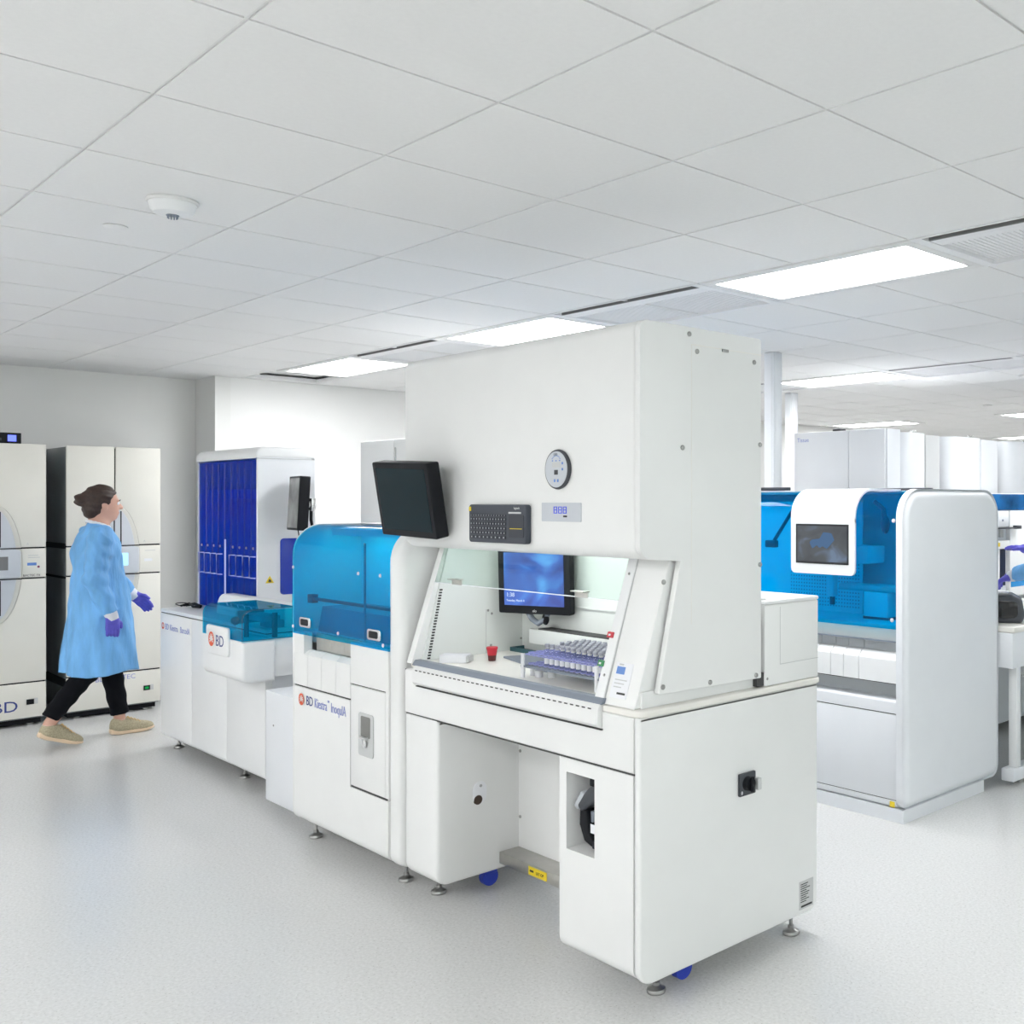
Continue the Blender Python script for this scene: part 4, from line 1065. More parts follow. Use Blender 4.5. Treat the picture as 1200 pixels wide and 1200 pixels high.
# ---------------------------------------------------------------- cream culture cabinets by the left wall
def culture(yc, label, gid):
    y0, y1 = yc - .308, yc + .308
    XF = -8.79
    t = thing('culture_cabinet', label, 'cabinet', (-9.08, yc, 0), 'cream culture cabinets by the left wall')
    part('carcass', MB().box(-9.37, XF - .03, y0 + .006, y1 - .006, .05, 2.005, .004), DARKSIDE, t)
    for za, zb in ((1.255, 1.295), (1.035, 1.05), (.24, .30)): part('side_step', MB().box(-9.35, XF - .035, y0 - .002, y0 + .006, za, zb), BLACK, t)
    # doors with the oval cut
    for s in (-1, 1):
        a, b = (y0, yc - .004) if s < 0 else (yc + .004, y1)
        part('upper_door', MB().box(XF - .03, XF, a, b, 1.276, 2.012, .005), CREAM, t)
    part('middle_band', MB().box(XF - .03, XF, y0, y1, 1.060, 1.266, .005), CREAM, t)
    part('lower_door', MB().box(XF - .03, XF, y0, y1, .318, 1.050, .005), CREAM, t)
    base = part('base_panel', MB().box(XF - .03, XF, y0, y1, .062, .308, .005), CREAM, t)
    part('shadow_gap', MB().box(XF - .028, XF - .012, y0 + .004, y1 - .004, .30, 2.0), BLACK, t)
    part('plinth', MB().box(-9.33, XF - .06, y0 + .02, y1 - .02, .012, .062), BLACK, t)
    # oval handle recess
    n = 40; ry, rz, zc_ = .165, .425, 1.155
    def oval(k, s): return (yc + ry * s * math.cos(k), zc_ + rz * (1 - (1 - s) * ry / rz) * math.sin(k))
    out = [oval(2 * math.pi * k / n, 1.0) for k in range(n)]
    part('oval_rim', MB().prism(out, 'x', XF, XF + .010, .008, 3), paint('cream_rim', (.62, .61, .56), .4), t)
    inn_ = [oval(2 * math.pi * k / n, .80) for k in range(n)]
    part('oval_insert', MB().prism(inn_, 'x', XF + .010, XF + .018, .003), GREYM, t)
    part('insert_gap', MB().box(XF + .018, XF + .0186, yc - .16, yc + .16, 1.266, 1.274).box(XF + .018, XF + .0186, yc - .16, yc + .16, 1.050, 1.058), BLACK, t)
    part('handle_slot', MB().box(XF + .018, XF + .0195, yc - .014, yc - .006, 1.30, 1.50).box(XF + .018, XF + .0195, yc + .03, yc + .038, 1.28, 1.53), BLACK, t)
    part('handle_slot', MB().box(XF + .018, XF + .0195, yc + .03, yc + .038, .80, 1.045), BLACK, t)
    dsp = part('control_pod', MB().prism(fillet(rect(yc - .12, yc + .15, 1.062, 1.262), .02, 4), 'x', XF + .012, XF + .045, .01), GREYM, t)
    part('pod_screen', MB().box(XF + .0450, XF + .0458, yc - .02, yc + .075, 1.12, 1.215), paint('grey_lcd', (.20, .20, .20), .2) if gid == 0 else glow('pod_lcd', (.35, .65, 1.0), .9), dsp)
    for yy in (y0 + .08, y1 - .08):
        for xx in (XF - .09, -9.28): part('foot', MB().cyl((xx, yy, 0), (xx, yy, .014), .025, n=14), SCREW, t)
    sw_ = part('power_rocker', MB().box(XF, XF + .004, yc + .19, yc + .235, .155, .192, .001), BLACK, base)
    part('rocker_bezel', MB().box(XF, XF + .003, yc + .235, yc + .258, .155, .196, .001), LGREY, base)
    if gid: part('rocker_lamp', MB().box(XF + .004, XF + .0045, yc + .200, yc + .225, .165, .182), glow('green_lamp', (.02, .5, .12), .35), base)
    st = part('status_sticker', MB().box(XF, XF + .0008, yc + .195, yc + .25, 1.145, 1.165), BLUEP if gid == 0 else PAPER, t)
    if gid == 0:
        part('round_sticker', MB().cyl((XF, yc + .262, 1.135), (XF + .0008, yc + .262, 1.135), .008, n=12), paint('maroon_print', (.25, .04, .10), .5), t)
        text('BD', .110, NAVY, base, (XF + .0006, yc - .03 + .015, .115), (0, 1, 0), xs=1.1)
        text('BACTEC FX', .022, INK, t, (XF + .0006, yc + .17, 1.068), (0, 1, 0), xs=.9)
        part('print_lines', MB().box(XF, XF + .0008, yc + .2, yc + .26, 1.215, 1.219).box(XF, XF + .0008, yc + .2, yc + .27, 1.20, 1.204), LGREY, t)
    else:
        text('BD BACTEC', .050, NAVYL, base, (XF + .0006, yc - .13, .258), (0, 1, 0), xs=1.0)
        part('print_lines', MB().box(XF, XF + .0008, yc + .2, yc + .27, 1.225, 1.229), LGREY, t)
    text('A', .022, LGREY, t, (XF + .0006, yc + .19, 1.292), (0, 1, 0))
    return t
culture(1.652, 'cream culture cabinet with dark logo and a black device on top', 0)
culture(2.393, 'cream culture cabinet with dark side face behind the walking person', 1)
t = thing('display_box', 'small black box with lit blue display on the culture cabinet top', 'device', (-8.9, 1.70, 2.013))
part('case', MB().box(-9.0, -8.80, 1.57, 1.815, 2.0125, 2.088, .004), BLACK, t)
part('display', MB().box(-8.80, -8.7992, 1.735, 1.785, 2.027, 2.072), glow('blue_lcd', (.12, .16, .9), 1.2), t)
part('port', MB().box(-8.80, -8.7992, 1.60, 1.70, 2.03, 2.05), DGREY, t)

# ---------------------------------------------------------------- imaging unit on the right
PX0, PX1, YP, YPB, ZP = -5.15, -2.885, 4.19, 5.13, 1.665
pu = thing('imaging_unit', 'large white round-cornered imaging unit with bright blue shield behind the workstation', 'lab machine', (-4.0, 4.66, 0))
ck = fillet([(YP, .065), (YPB, .065), (YPB, ZP), (YP, ZP)], [.065, .065, .15, .15], 12)
part('right_cheek', MB().prism(ck, 'x', PX1 - .062, PX1, .050, 6), COOL, pu)
part('left_cheek', MB().prism(ck, 'x', PX0, PX0 + .06, .045, 5), COOL, pu)
part('plinth', MB().box(PX0 + .02, PX1 - .015, YP + .012, YPB - .15, 0, .067), COOL, pu)
ax0, ax1 = PX0 + .06, PX1 - .058
YQ = YP + .018
part('kick_panel', MB().prism(fillet([(YQ - .004, .068), (YQ + .05, .068), (YQ + .05, .104), (YQ - .004, .104)], [.025, 0, 0, 0], 6), 'x', ax0, ax1), COOL, pu)
dws = (ax1 - ax0) / 3
for k in range(3):
    part('lower_door', MB().box(ax0 + k * dws + .002, ax0 + (k + 1) * dws - .002, YQ - .002, YQ + .03, .108, .534, .003), COOL, pu)
    part('lip_rail', MB().prism(fillet([(YQ - .002, .540), (YQ + .03, .540), (YQ + .06, .612), (YQ + .012, .604), (YQ - .002, .596)], [0, 0, 0, .004, .006], 3), 'x', ax0 + k * dws + .001, ax0 + (k + 1) * dws - .001), COOL, pu)
part('recess_back', MB().box(ax0, ax1, YQ + .06, YQ + .07, .59, .69), paint('recess_grey_light', (.50, .52, .54), .5), pu)
part('seam', MB().box(ax0, ax1, YQ + .006, YQ + .03, .534, .540).box(ax0, ax1, YQ + .004, YQ + .03, .104, .108), GAP, pu)
splits = [ax1, -3.178, -3.278, -3.363, -3.46, -3.56, -3.66, -3.76, -3.86, -3.96, -4.06, -4.3, -4.55, -4.8, ax0]
for a, b in zip(splits[1:], splits):
    part('drawer', MB().prism(fillet([(YQ - .004, .690), (YQ + .03, .690), (YQ + .055, .842), (YQ + .030, .842), (YQ - .004, .806)], [0, 0, 0, .004, .008], 3), 'x', a + .0018, b - .0018), WHITE2, pu)
    part('drawer_backplate', MB().box(a + .0018, b - .0018, YQ + .045, YQ + .055, .838, .897), paint('recess_grey_light', (.50, .52, .54), .5), pu)
part('drawer_gap', MB().box(ax0, ax1, YQ + .01, YQ + .05, .684, .690), GAP, pu)
part('grey_strip', MB().box(ax0, ax1, YQ + .010, YQ + .04, .900, .975, .002), LGREY, pu)
part('strip_edge', MB().box(ax0, ax1, YQ + .004, YQ + .03, .893, .900), MGREY, pu)
sp_ = shield_path(YP + .010, ZP - .008, .145, .962, 4.62, 12)
part('blue_shield', MB().prism(ribbon(sp_, -.006), 'x', ax0 - .004, ax1 + .004), BLUE, pu)
for x, z in ((-2.955, 1.505), (-2.965, 1.008)): screw(pu, (x, YP + .0095, z), (0, -1, 0), 1.2, True)
# console over the shield
cx0, cx1 = -3.622, -3.190
con = MB()
cpath = shield_path(YP - .0042, ZP + .004, .150, 1.49, 4.60, 12)
con.prism(ribbon(cpath, -.012), 'x', cx0, cx1)
con.prism(fillet(rect(cx0, cx1, 1.218, 1.51), [.028, .028, 0, 0], 6), 'y', YP - .004, YP + .008)
cs_ = part('console', con, WHITE2, pu)
SCRX = part('console_screen', MB().box(-3.585, -3.228, YP - .0062, YP - .003, 1.272, 1.482), paint('black_glass', (.010, .011, .012), .08, .1), cs_)
part('screen_image', MB().box(-3.575, -3.238, YP - .0068, YP - .006, 1.283, 1.472), SCR_DIM, SCRX)
GB = glow('dim_blue_picture', (.05, .09, .16), .9)
part('picture_patch', MB().prism(fillet([(-3.49, 1.385), (-3.47, 1.40), (-3.42, 1.405), (-3.395, 1.44), (-3.34, 1.435), (-3.32, 1.40), (-3.35, 1.37), (-3.37, 1.352), (-3.40, 1.365), (-3.42, 1.355), (-3.44, 1.37), (-3.47, 1.35)], .006, 2), 'y', YP - .0073, YP - .0067), GB, SCRX)
text('09:20', .018, glow('dim_text', (.09, .10, .11), .9), SCRX, (-3.565, YP - .0070, 1.305), (1, 0, 0))
# interior
part('chamber_back', MB().box(ax0, ax1, 4.82, 4.83, .93, ZP - .03), WHITE2, pu)
part('chamber_floor', MB().box(ax0, ax1, YQ + .045, 4.82, .93, .97), WHITE2, pu)
part('chamber_roof', MB().box(PX0 + .05, PX1 - .055, 4.60, YPB - .02, ZP - .022, ZP - .004, .003), WHITE2, pu)
part('rear_wall', MB().box(ax0, ax1, YPB - .03, YPB - .01, .07, ZP - .02), COOL, pu)
part('perforated_wall', MB().box(ax0, -3.45, 4.60, 4.606, .97, 1.60), WHITE2, pu)
pd = MB()
for i in range(26):
    for j in range(14):
        pd.box(-3.98 + i * .02, -3.972 + i * .02, 4.5985, 4.6, 1.0 + j * .02, 1.008 + j * .02)
part('perforations', pd, MGREY, pu, stuff=True)
part('gas_strut', MB().cyl((-3.640, 4.25, 1.585), (-3.80, 4.25, 1.385), .010, n=12).box(-3.86, -3.785, 4.235, 4.27, 1.345, 1.385, .006), DGREY, pu)
part('robot_block', MB().box(-3.31, -3.15, 4.42, 4.55, .985, 1.115, .006), WHITE2, pu)
part('robot_beam', MB().box(-3.50, -3.08, 4.44, 4.56, 1.117, 1.150, .01), LGREY, pu)
part('robot_arm', MB().box(-3.56, -3.515, 4.42, 4.46, 1.075, 1.20, .004).box(-3.42, -3.28, 4.42, 4.58, 1.265, 1.36, .008), WHITE2, pu)
part('robot_gripper', MB().box(-3.55, -3.525, 4.43, 4.45, 1.03, 1.075, .003).box(-3.32, -3.14, 4.43, 4.56, .971, .985, .002), DGREY, pu)
part('cable_arm', MB().tube([(-3.22, 4.40, 1.60), (-3.16, 4.40, 1.56), (-3.155, 4.40, 1.50)], .014, 8).ball((-3.15, 4.40, 1.48), (.024, .024, .05), 12), DGREY, pu)
part('hazard_sticker', MB().box(-2.982, -2.952, YQ - .006, YQ - .0045, .072, .100), YELLOW, pu)
part('roof_bar', MB().box(-4.2, -3.92, 4.50, 4.53, ZP, ZP + .02, .004), DGREY, pu)
part('roof_bar', MB().box(-3.55, -3.10, 4.75, 4.78, ZP - .004, ZP + .012, .004), DGREY, pu)

# ---------------------------------------------------------------- bench and analysers beyond
bn = thing('side_bench', 'white bench with recessed legs running away behind the imaging unit', 'bench', (-3.2, 6.6, 0))
BX0, BX1, BY0, BY1 = -3.62, -2.80, 5.14, 8.4
part('worktop', MB().box(BX0, BX1, BY0, BY1, .865, .90, .01), CREAMW, bn)
part('apron', MB().box(BX0 + .02, BX1 - .012, BY0 + .004, BY1 - .01, .665, .865, .006), COOL, bn)
for y in (5.20, 6.6, 8.3):
    part('leg', MB().box(BX1 - .07, BX1 - .02, y, y + .05, .10, .665, .003), WHITE2, bn)
    part('leg', MB().box(BX0 + .03, BX0 + .08, y, y + .05, .10, .665, .003), WHITE2, bn)
part('bottom_rail', MB().box(BX1 - .09, BX1 - .01, BY0 + .01, BY1 - .02, .03, .10, .006), COOL, bn)
part('rear_panel', MB().box(BX0 + .02, BX0 + .03, BY0 + .02, BY1 - .02, .05, .665), COOL, bn)
part('control_box', MB().box(BX1 - .12, BX1 - .03, 5.33, 5.52, .60, .664, .004), WHITE2, bn)
for y in (5.3, 8.2): part('foot', MB().cyl((BX1 - .05, y, 0), (BX1 - .05, y, .032), .02, n=12), SCREW, bn)
for y in (5.3, 8.2): part('foot', MB().cyl((BX0 + .055, y, 0), (BX0 + .055, y, .10), .02, n=12), SCREW, bn)

hd = thing('desk_scanner', 'dark grey rounded desk scanner lying on the bench corner', 'scanner', (-2.98, 5.38, .9005))
op = fillet([(-.085, 0), (.085, 0), (.10, .05), (.085, .135), (.03, .165), (-.06, .165), (-.10, .12), (-.10, .04)], .022, 4)
M = Matrix.Translation((-2.97, 5.36, .9005)) @ Matrix.Rotation(R(30), 4, 'Z')
part('shell', MB().prism(op, 'y', -.10, .10, .02, 4).xf(M), DGREY, hd)
part('window_glass', MB().prism(fillet(rect(-.06, .06, .03, .13), .03, 6), 'y', -.1035, -.0995, .001).xf(M), paint('black_glass', (.010, .011, .012), .08, .1), hd)
part('top_button', MB().prism(fillet(rect(-.05, .01, -.04, .04), .01, 4), 'z', .1645, .170, .001).xf(M), CHROME, hd)

an = thing('bench_analyser', 'white benchtop analyser with blue upper band on the far bench line', 'lab machine', (-4.0, 7.0, 0))
AX = -3.64
part('carcass', MB().box(-4.24, AX - .03, 5.35, 8.6, .06, 1.66, .01), COOL, an)
part('blue_band', MB().box(AX - .03, AX - .005, 5.36, 8.58, 1.54, 1.655, .004), paint('dark_blue_gloss', (.01, .09, .25), .15, .5, 0, 6), an)
part('front_panel', MB().box(AX - .03, AX, 5.36, 6.60, 1.42, 1.535, .004), COOL, an)
part('front_panel', MB().box(AX - .03, AX + .004, 6.61, 8.58, .92, 1.535, .004), WHITE2, an)
part('front_panel', MB().box(AX - .03, AX + .01, 5.36, 6.60, 1.265, 1.325, .006), WHITE2, an)
part('front_panel', MB().box(AX - .03, AX + .002, 5.36, 6.60, .905, .96, .004), WHITE2, an)
part('tray_arm', MB().box(AX - .02, AX + .05, 6.1, 6.64, 1.408, 1.418, .002).box(AX + .02, AX + .05, 6.62, 6.70, 1.405, 1.43, .004), DGREY, an)
part('display_slot', MB().box(AX - .03, AX - .012, 6.50, 6.545, 1.345, 1.40), LGREY, an)
part('dark_opening', MB().box(AX - .03, AX - .02, 5.9, 6.585, 1.0, 1.262), paint('deep_navy_opening', (.005, .012, .04), .3), an)
part('opening_post', MB().box(AX - .022, AX - .004, 6.44, 6.475, .962, 1.262), WHITE2, an)
part('cyan_panel', MB().box(AX + .004, AX + .008, 6.62, 7.2, .985, 1.09), paint('cyan_gloss', (.0, .22, .55), .15), an)
part('biohazard_sticker', MB().box(AX + .010, AX + .0108, 6.425, 6.455, 1.283, 1.31), YELLOW, an)
part('fine_print', MB().box(AX, AX + .0008, 6.50, 6.525, 1.46, 1.475), MGREY, an)
part('plinth', MB().box(-4.2, AX - .06, 5.4, 8.55, 0, .06), DGREY, an)

ta = thing('tall_analyser', 'tall white boxy analyser with faint blue lettering behind the imaging unit', 'lab machine', (-4.68, 6.4, 0))
part('left_door', MB().box(-5.12, -4.597, 5.955, 5.975, .12, 2.125, .004), COOL, ta)
part('right_door', MB().box(-4.593, -4.27, 5.955, 5.975, .12, 2.125, .004), COOL, ta)
part('carcass', MB().box(-5.12, -4.262, 5.976, 6.14, .06, 2.125, .004), COOL, ta)
part('plinth', MB().box(-5.08, -4.3, 6.0, 6.12, 0, .06), DGREY, ta)
text('Tissue', .045, NAVYL, ta, (-5.09, 5.9545, 2.055), (1, 0, 0))
part('roof_vent', MB().box(-4.78, -4.70, 6.0, 6.06, 2.125, 2.145, .003), DGREY, ta)
for n, (ya, yb, lb) in enumerate(((6.165, 6.685, 'tall white rounded column unit right beside the boxy tall analyser'), (6.85, 7.565, 'tall white rounded column unit between its two neighbours on the analyser line'), (7.73, 8.45, 'tall white rounded column unit at the far end of the analyser line'))):
    t = thing('column_unit', lb, 'lab machine', (-4.6, (ya + yb) / 2, 0), 'rounded column units')
    ym = ya + (yb - ya) * .62
    pf_ = fillet([(-5.0, ya), (-4.262, ya), (-4.262, ym), (-5.0, ym)], [0, .16, .05, 0], 10)
    part('rounded_body', MB().prism(pf_, 'z', .06, 2.112, .004), COOL, t)
    part('flat_body', MB().box(-5.0, -4.275, ym + .004, yb, .06, 2.104, .004), LGREY if n == 0 else COOL, t)
    part('plinth', MB().box(-4.95, -4.32, ya + .03, yb - .03, 0, .06), DGREY, t)
    part('top_pin', MB().cyl((-4.33, ym - .10, 2.11), (-4.33, ym - .10, 2.135), .018, n=14).cyl((-4.33, ym - .05, 2.11), (-4.33, ym - .05, 2.135), .012, n=14), CHROME, t)
    part('gap_filler', MB().box(-4.98, -4.40, yb, yb + (.10 if n < 2 else .02), .06, 2.08), LGREY, t)

# ---------------------------------------------------------------- people: smooth implicit surfaces meshed with surface nets
def surface_net(f, lo, hi, h):
    lo = np.array(lo, np.float32); hi = np.array(hi, np.float32)
    n = np.ceil((hi - lo) / h).astype(int) + 1
    ax = [lo[i] + h * np.arange(n[i], dtype=np.float32) for i in range(3)]
    P = np.stack(np.meshgrid(*ax, indexing='ij'), -1)
    V = f(P).astype(np.float32)
    ins = V < 0
    c = [slice(0, -1), slice(1, None)]
    corners = [(i, j, k) for i in (0, 1) for j in (0, 1) for k in (0, 1)]
    cnt = sum(ins[c[i], c[j], c[k]].astype(np.int8) for i, j, k in corners)
    act = (cnt > 0) & (cnt < 8)
    idx = np.argwhere(act)
    if len(idx) == 0: return np.zeros((0, 3)), []
    acc = np.zeros((len(idx), 3), np.float32); num = np.zeros(len(idx), np.float32)
    for a in corners:
        for d in range(3):
            if a[d]: continue
            b = list(a); b[d] = 1
            va = V[tuple((idx + a).T)]; vb = V[tuple((idx + b).T)]
            m = (va < 0) != (vb < 0)
            t = np.where(m, va / np.where(np.abs(va - vb) < 1e-9, 1, va - vb), 0)
            q = np.array(a, np.float32)[None, :].repeat(len(idx), 0); q[:, d] += t
            acc[m] += q[m]; num[m] += 1
    verts = lo + (idx + acc / num[:, None]) * h
    ids = -np.ones(act.shape, np.int64); ids[tuple(idx.T)] = np.arange(len(idx))
    faces = []
    for d in range(3):
        s0 = [slice(None)] * 3; s1 = [slice(None)] * 3
        s0[d] = slice(0, -1); s1[d] = slice(1, None)
        A = ins[tuple(s0)]; B = ins[tuple(s1)]
        e = np.argwhere(A != B)
        u, v = (d + 1) % 3, (d + 2) % 3
        ok = (e[:, u] > 0) & (e[:, v] > 0) & (e[:, u] < n[u] - 1) & (e[:, v] < n[v] - 1)
        e = e[ok]
        flip = A[tuple(e.T)]
        def cell(du, dv):
            q = e.copy(); q[:, u] += du; q[:, v] += dv; return ids[tuple(q.T)]
        Q = np.stack([cell(-1, -1), cell(0, -1), cell(0, 0), cell(-1, 0)], 1)
        Q[~flip] = Q[~flip][:, ::-1]
        faces.append(Q)
    F = np.concatenate(faces)
    return verts, F[(F >= 0).all(1)]

def cone(P, a, b, ra, rb, sc=None):
    a = np.array(a, np.float32); b = np.array(b, np.float32)
    if sc is not None:
        sc = np.array(sc, np.float32); P = P / sc; a = a / sc; b = b / sc
    d = b - a; t = np.clip(((P - a) @ d) / (d @ d + 1e-9), 0, 1)
    return np.linalg.norm(P - a - t[..., None] * d, axis=-1) - (ra + (rb - ra) * t)
def ell(P, c, r):
    q = (P - np.array(c, np.float32)) / np.array(r, np.float32)
    return (np.linalg.norm(q, axis=-1) - 1) * min(r)
def smin(a, b, k):
    h = np.clip(.5 + .5 * (b - a) / k, 0, 1)
    return b + (a - b) * h - k * h * (1 - h)
def blend(ds, k=.02):
    r = ds[0]
    for d in ds[1:]: r = smin(r, d, k)
    return r

def net_part(name, f, lo, hi, h, mat, parent, smooth=1, **kw):
    v, F = surface_net(f, lo, hi, h)
    me = bpy.data.meshes.new(name); me.from_pydata([tuple(map(float, p)) for p in v], [], [tuple(map(int, q)) for q in F])
    bm = bmesh.new(); bm.from_mesh(me)
    for _ in range(smooth): bmesh.ops.smooth_vert(bm, verts=bm.verts, factor=.5, use_axis_x=True, use_axis_y=True, use_axis_z=True)
    bmesh.ops.recalc_face_normals(bm, faces=bm.faces); bm.to_mesh(me); bm.free()
    me.polygons.foreach_set('use_smooth', [True] * len(me.polygons)); me.materials.append(mat)
    o = bpy.data.objects.new(name, me); COL.objects.link(o); o.parent = parent
    ORG[o.name] = Vector((0, 0, 0))
    return o

def hand_sdf(P, w, d, u, side, curl=.5, grow=0.):
    """hand from the wrist w along d with back-of-hand direction u; thumb leaves the palm side"""
    w = np.array(w, np.float32); d = np.array(d, np.float32); d = d / np.linalg.norm(d)
    u = np.array(u, np.float32); u = u - d * (u @ d); u = u / np.linalg.norm(u); s = np.cross(d, u) * side
    pal = blend([cone(P, w + d * .015 + s * o, w + d * .080 + s * o * 1.35, .014 + grow, .0115 + grow) for o in (-.022, -.008, .008, .022)], .012)
    ds = [pal]
    for o, L in ((-.030, .058), (-.010, .072), (.010, .078), (.030, .068)):
        p0 = w + d * .080 + s * o; a = curl * .5
        d1 = d * math.cos(a) - u * math.sin(a); p1 = p0 + d1 * L * .45
        a = curl * 1.3; d2 = d * math.cos(a) - u * math.sin(a); p2 = p1 + d2 * L * .32
        a = curl * 1.9; d3 = d * math.cos(a) - u * math.sin(a); p3 = p2 + d3 * L * .26
        ds.append(blend([cone(P, p0 - d * .01, p1, .0098 + grow, .0090 + grow), cone(P, p1, p2, .0090 + grow, .0082 + grow), cone(P, p2, p3, .0082 + grow, .0068 + grow)], .004))
    t0 = w + d * .025 + s * .026; t1 = t0 + (d * .7 + s * .6 - u * .25) * .042; t2 = t1 + (d * .9 + s * .25 - u * .35) * .032
    ds.append(blend([cone(P, t0, t1, .0125 + grow, .0105 + grow), cone(P, t1, t2, .0105 + grow, .0080 + grow)], .006))
    return blend(ds, .005)

SKIN = paint('skin', (.62, .36, .27), .5, .05)
HAIR = paint('dark_brown_hair', (.035, .018, .012), .5, .3, 0, 60)
GOWN = gown_mat('blue_gown', (.155, .42, .78))
GLOVE = paint('violet_glove', (.11, .10, .58), .45, .08, 0, 30)
PANTS = paint('black_trousers', (.006, .0065, .009), .8, .1, 0, 6, 0, .1)
CUFF = paint('white_knit_cuff', (.75, .77, .82), .8, .03)
SHOE = paint('olive_beige_mesh', (.42, .37, .25), .8, .2, 0, 120)
SOLE = paint('cream_sole', (.78, .60, .42), .6, .04)
LACE = paint('tan_laces', (.66, .46, .20), .7, .05)
SOCK = paint('pale_sock', (.75, .70, .70), .8, .03)

def person(name, label, loc, rot, pose, h=.0095):
    """pose: joint dictionary in local metres, facing +Y, +X is the person's right"""
    t = thing(name, label, 'person', loc, None, rot)
    ORG[t.name] = Vector((0, 0, 0))
    J = {k: np.array(v, np.float32) for k, v in pose.items() if k not in ('hand_d', 'curl', 'foot')}
    hc = J['head']; nk = J['neck']; pv = J['pelvis']; ch = J['chest']
    def head(P):
        sk = blend([ell(P, hc + (0, -.012, .030), (.076, .096, .086)), ell(P, hc + (0, .018, -.035), (.060, .072, .082)), ell(P, hc + (0, .045, -.088), (.034, .032, .024))], .03)
        nose = blend([cone(P, hc + (0, .088, .012), hc + (0, .110, -.024), .008, .0125), ell(P, hc + (0, .100, -.028), (.017, .012, .009))], .008)
        lips = blend([ell(P, hc + (0, .084, -.056), (.024, .010, .006)), ell(P, hc + (0, .082, -.066), (.021, .010, .007))], .004)
        brow = blend([ell(P, hc + (s * .03, .078, .024), (.026, .012, .009)) for s in (-1, 1)], .008)
        d = blend([sk, nose, lips, brow], .010)
        for s in (-1, 1):
            d = np.maximum(d, -ell(P, hc + (s * .032, .098, .004), (.017, .016, .011)))
            ear = np.maximum(ell(P, hc + (s * .078, -.008, -.010), (.010, .020, .033)), -ell(P, hc + (s * .088, -.002, -.008), (.008, .011, .020)))
            d = smin(d, ear, .008)
        return d
    def bodyf(P):
        ds = [head(P), cone(P, nk, hc + (0, -.02, -.05), .058, .050),
              cone(P, ch, nk, .105, .06, (1.25, .85, 1)), cone(P, pv, ch, .130, .125, (1.15, .82, 1))]
        d = blend(ds, .04)
        for s in 'rl':
            d = smin(d, blend([cone(P, J['sh_' + s], J['el_' + s], .050, .040), cone(P, J['el_' + s], J['wr_' + s], .040, .027)], .02), .035)
            d = smin(d, blend([cone(P, J['hip_' + s], J['kn_' + s], .078, .054), cone(P, J['kn_' + s], J['an_' + s], .052, .035)], .025), .03)
            fd = J['toe_' + s] - J['an_' + s]
            d = smin(d, cone(P, J['an_' + s] + (0, 0, -.03), J['toe_' + s], .032, .020), .02)
            if s in pose['hand_d']:
                dd, uu = pose['hand_d'][s]
                d = smin(d, hand_sdf(P, J['wr_' + s], dd, uu, 1 if s == 'l' else -1, pose['curl'][s]), .008)
        return d
    allp = np.array([J[k] for k in J])
    lo, hi = allp.min(0) - .24, allp.max(0) + .24
    lo[2] = max(lo[2], .012); hi[2] = hc[2] + .14
    body = net_part('body', bodyf, lo, hi, h, SKIN, t)
    # gown
    hem = pose['hem'][0]
    def gown(P):
        x, y, z = P[..., 0], P[..., 1], P[..., 2]
        pc = J['skirt']
        tors = blend([cone(P, pv + (0, 0, .05), ch + (0, 0, .02), .152, .148, (1.16, .90, 1)), cone(P, ch, nk + (0, 0, -.035), .132, .082, (1.28, .9, 1))], .05)
        sk = cone(P, pc + (0, 0, -.42), pv + (0, 0, .10), .232, .160, (1.08, .95, 1))
        d = smin(tors, sk, .06)
        ang = np.arctan2(y - pc[1], x - pc[0])
        low = np.clip((pv[2] + .25 - z) / .6, 0, 1)
        d = d + low * (.010 * np.sin(ang * 7 + 1.3 * np.sin(z * 9)) + .005 * np.sin(ang * 13 + z * 14)) - .012 * low - .006
        d = d + .0045 * np.sin(z * 38 + y * 22 + 2 * np.sin(x * 30)) * (1 - low)
        for s in 'rl':
            sl = blend([cone(P, J['sh_' + s], J['el_' + s], .074, .066), cone(P, J['el_' + s], J['wr_' + s], .066, .044)], .03)
            sl = sl + .005 * np.sin(z * 70 + y * 45 + x * 20)
            wd = J['wr_' + s] - J['el_' + s]; wd = wd / np.linalg.norm(wd)
            sl = np.maximum(sl, (P - (J['wr_' + s] - wd * .025)) @ wd)
            d = smin(d, sl, .03)
        d = np.maximum(d, hem - z + .012 * np.sin(ang * 3))
        nd = (nk - ch) / np.linalg.norm(nk - ch)
        d = np.maximum(d, z - (nk[2] + .012) + .35 * (y - nk[1]))
        return d
    lo2 = lo.copy(); lo2[2] = hem - .04; hi2 = hi.copy(); hi2[2] = nk[2] + .10
    net_part('gown', gown, lo2, hi2, h, GOWN, t)
    net_part('collar', lambda P: np.maximum(np.abs(cone(P, ch + (0, 0, .05), nk + (0, .0, .02), .10, .069, (1.2, .95, 1))) - .005, np.maximum(P[..., 2] - (nk[2] + .026) + .35 * (P[..., 1] - nk[1]), (nk[2] + .000) - .35 * (P[..., 1] - nk[1]) - P[..., 2])), nk - .14, nk + .12, .007, CUFF, t)
    for s in 'rl':
        wd = J['wr_' + s] - J['el_' + s]; wd = wd / np.linalg.norm(wd)
        a = J['wr_' + s] - wd * .03; b = J['wr_' + s] + wd * .025
        part('cuff', MB().tube([Vector(map(float, a)), Vector(map(float, (a + b) / 2)), Vector(map(float, b))], [.040, .038, .033], 16), CUFF, t)
        if s in pose['hand_d']:
            dd, uu = pose['hand_d'][s]; c = J['wr_' + s] + np.array(dd, np.float32) * .08
            net_part('glove', lambda P: smin(hand_sdf(P, J['wr_' + s], dd, uu, 1 if s == 'l' else -1, pose['curl'][s], .0022), cone(P, J['wr_' + s] - wd * .01, J['wr_' + s] + wd * .03, .036, .031), .012), c - .14, c + .14, .0045, GLOVE, t)
